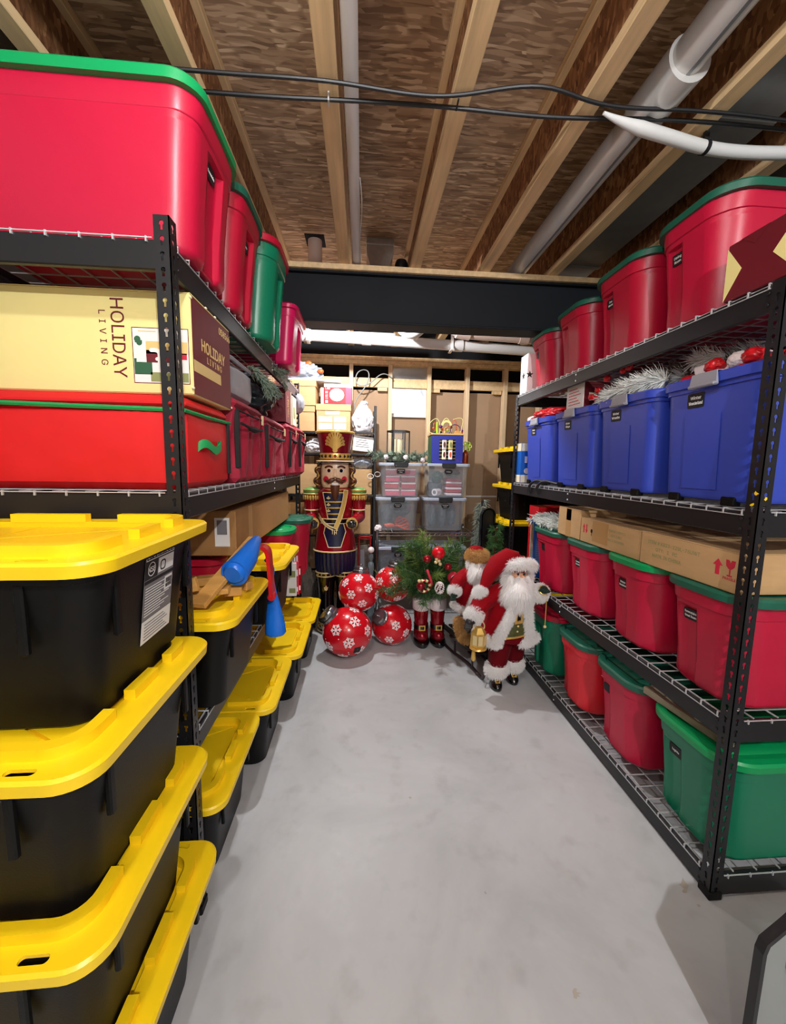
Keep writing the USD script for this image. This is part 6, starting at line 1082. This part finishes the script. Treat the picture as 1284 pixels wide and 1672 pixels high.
t = thing('plastic_bag', 'crumpled pale plastic bag with orange bits on the white board', 'bag'); part('bag_body', crumple((-.55, 3.90, 2.29), (.17, .12, .095), .3, 91, 4), 'bag_bluegrey', t, True); part('orange_bit', crumple((-.50, 3.85, 2.37), (.03, .02, .02), .3, 92, 2, flat=False), 'toy_orange', t, True); part('orange_bit', crumple((-.39, 3.84, 2.30), (.03, .02, .02), .3, 93, 2, flat=False), 'toy_orange', t, True)
carton('shelf_carton', 'tan carton on the third shelf of the black rack beside the nutcracker head', -.08, .095, 3.74, 4.05, 1.162, 1.40, 'cardboard', tape='x'); carton('shelf_carton', 'tan carton on the fourth shelf of the black rack behind the nutcracker arm', -.16, .085, 3.74, 4.05, .782, 1.06, 'cardboard', tape='x')
carton('shelf_carton', 'tan carton on the third shelf at the left of the black rack', -.70, -.42, 3.74, 4.05, 1.162, 1.44, 'cardboard', tape='x'); carton('shelf_carton', 'tan carton on the fourth shelf at the left of the black rack', -.70, -.40, 3.74, 4.05, .782, 1.08, 'cardboard_brown', tape='x')
solo('wrapped_bundle', crumple((.0, 3.86, 1.45), (.10, .09, .06), .25, 95, 3), 'bag_bluegrey', 'pale plastic bundle on the carton on the third shelf', 'bundle', smooth=True)
t = thing('cable_loop', 'small white cable loop hanging on the black rack post', 'cable'); part('loop', cat(*[tube([(.10 + dx + .028 * math.cos(a), 3.70, 1.335 + dz + .022 * math.sin(a)) for a in np.linspace(0, 2 * PI, 18)], .004, 6) for dx, dz in ((-.02, 0), (.045, .02))]), 'hose_white', t, 40)
t = thing('coiled_cable', 'grey cable looping out in front of the wall studs', 'cable'); part('cable_run', tube(spline([(-.07, 4.12, 1.98), (-.06, 4.12, 2.1), (.06, 4.12, 2.3), (.05, 4.12, 2.38), (-.04, 4.12, 2.37), (-.05, 4.12, 2.25), (.05, 4.12, 2.25), (.18, 4.13, 2.35), (.30, 4.15, 2.33)], 60), .006, 8), 'panel_grey', t, 40)
# things on the floor between the nutcracker and the chrome shelf
t = thing('leaning_sign', 'grey and red panel leaning behind the giant ornaments', 'sign', (-.02, 3.56, 0), rz=.35, rx=-.06); part('panel', B(-.12, .12, -.008, .008, .002, .70, .004), 'fabric_grey', t, False); part('stripe', B(-.10, -.06, -.010, -.0082, .1, .62), 'print_red', t, False); part('stripe', B(.02, .06, -.010, -.0082, .3, .66), 'bag_grey', t, False)
t = thing('red_stand', 'small red metal stand behind the giant ornaments', 'stand', (.03, 3.50, 0)); 
for x, y in ((-.05, 0), (.05, 0), (-.05, .09), (.05, .09)): part('leg', cyl((x, y, .002), (x, y, .80), .006, 8), 'red_paint', t, 40)
for z in (.45, .78): part('ring', tube([(.06 * math.cos(a), .045 + .06 * math.sin(a), z) for a in np.linspace(0, 2 * PI, 20)], .006, 6), 'red_paint', t, 40)
t = thing('white_figurine', 'small white ornament figure behind the giant ornaments', 'figurine', (.085, 3.40, 0)); part('figurine_body', lathe([(0, 0), (.035, 0), (.03, .3), (.022, .5), (.03, .54), (.025, .58), (.012, .60), (.022, .63), (.02, .66), (0, .675)], 20), 'wrap_grey', t, 40); part('figurine_head', sph((0, 0, .70), .028, 2), 'snow_white', t, True)
solo('fabric_heap', crumple((-.50, 3.62, .21), (.09, .09, .28), .28, 97, 4), 'fabric_grey', 'grey cloth heap on the floor behind the nutcracker', 'cloth', smooth=True)
t = thing('folded_stool', 'dark folded stool lying behind the yellow-lidded totes', 'stool'); 
for k in range(3): part('leg', cyl((-.46 + .05 * k, 3.36, .012), (-.40 + .02 * k, 3.42, .42 - .06 * k), .010, 8), 'cable_black', t, 40)
# right back: stack of yellow-lidded totes, trees, black sled
G4 = 'yellow-lidded totes stacked at the right end of the stud wall'
for k in range(5): dup(t0, (1.245 + TL / 2 + (0, -.04, -.02, .005, 0)[k], 3.50, .318 * k), (0, .02, -.015, .01, 0)[k], ['lowest', 'second', 'third', 'fourth', 'top'][k] + ' black tote of the far stack beyond the right rack', G4)
t = greenery('slim_tree', 'slim folded artificial tree with grey-green branches beside the chrome shelf', 'artificial tree', [bez((1.115 + .012 * math.cos(a), 3.56 + .012 * math.sin(a), z), (1.115 + .07 * math.cos(a), 3.56 + .06 * math.sin(a), z - .05), (1.115 + (.03 + .06 * (1.12 - z)) * math.cos(a), 3.56 + .05 * math.sin(a), z - .26), n=7) for z, a in [(1.14 - .03 * k, k * 2.4) for k in range(28)]], 120, .04, 'needle_grey', 101, .0055)
part('trunk', cyl((1.115, 3.56, .0), (1.115, 3.56, 1.13), .011, 10), 'cable_black', t, 40)
t = greenery('small_tree', 'small green artificial tree behind the figures, beside the far totes', 'artificial tree', [bez((1.13, 3.20, z), (1.13 + .06 * math.cos(a), 3.20 + .05 * math.sin(a), z + .02), (1.13 + (.03 + .16 * (.94 - z)) * math.cos(a), 3.20 + .1 * math.sin(a) * (.3 + .94 - z), z + .005), n=6) for z, a in [(.93 - .02 * k, k * 2.4) for k in range(26)]], 120, .032, 'needle_green', 102, .0025)
part('trunk', cyl((1.13, 3.20, .0), (1.13, 3.20, .93), .010, 10), 'brown_paint', t, 40); part('stand', lathe([(.09, 0), (.09, .012), (.02, .03), (.012, .06)], 20, (1.13, 3.20, 0)), 'brown_paint', t, 40)
t = thing('snow_sled', 'black plastic sled standing on end beside the far totes', 'sled', (1.115, 3.40, 0), rz=.3); ss = unary_union([sbox(-.075, 0, .075, 1.0), Point(0, 1.0).buffer(.075, 10)]); part('deck', frame(prism(ss, -.006, .006), (0, 0, .004), (1, 0, 0), UP), 'cable_black', t, False); part('rim', frame(prism(ss.difference(ss.buffer(-.012)), .0061, .025), (0, 0, .004), (1, 0, 0), UP), 'lacquer_black', t, False)
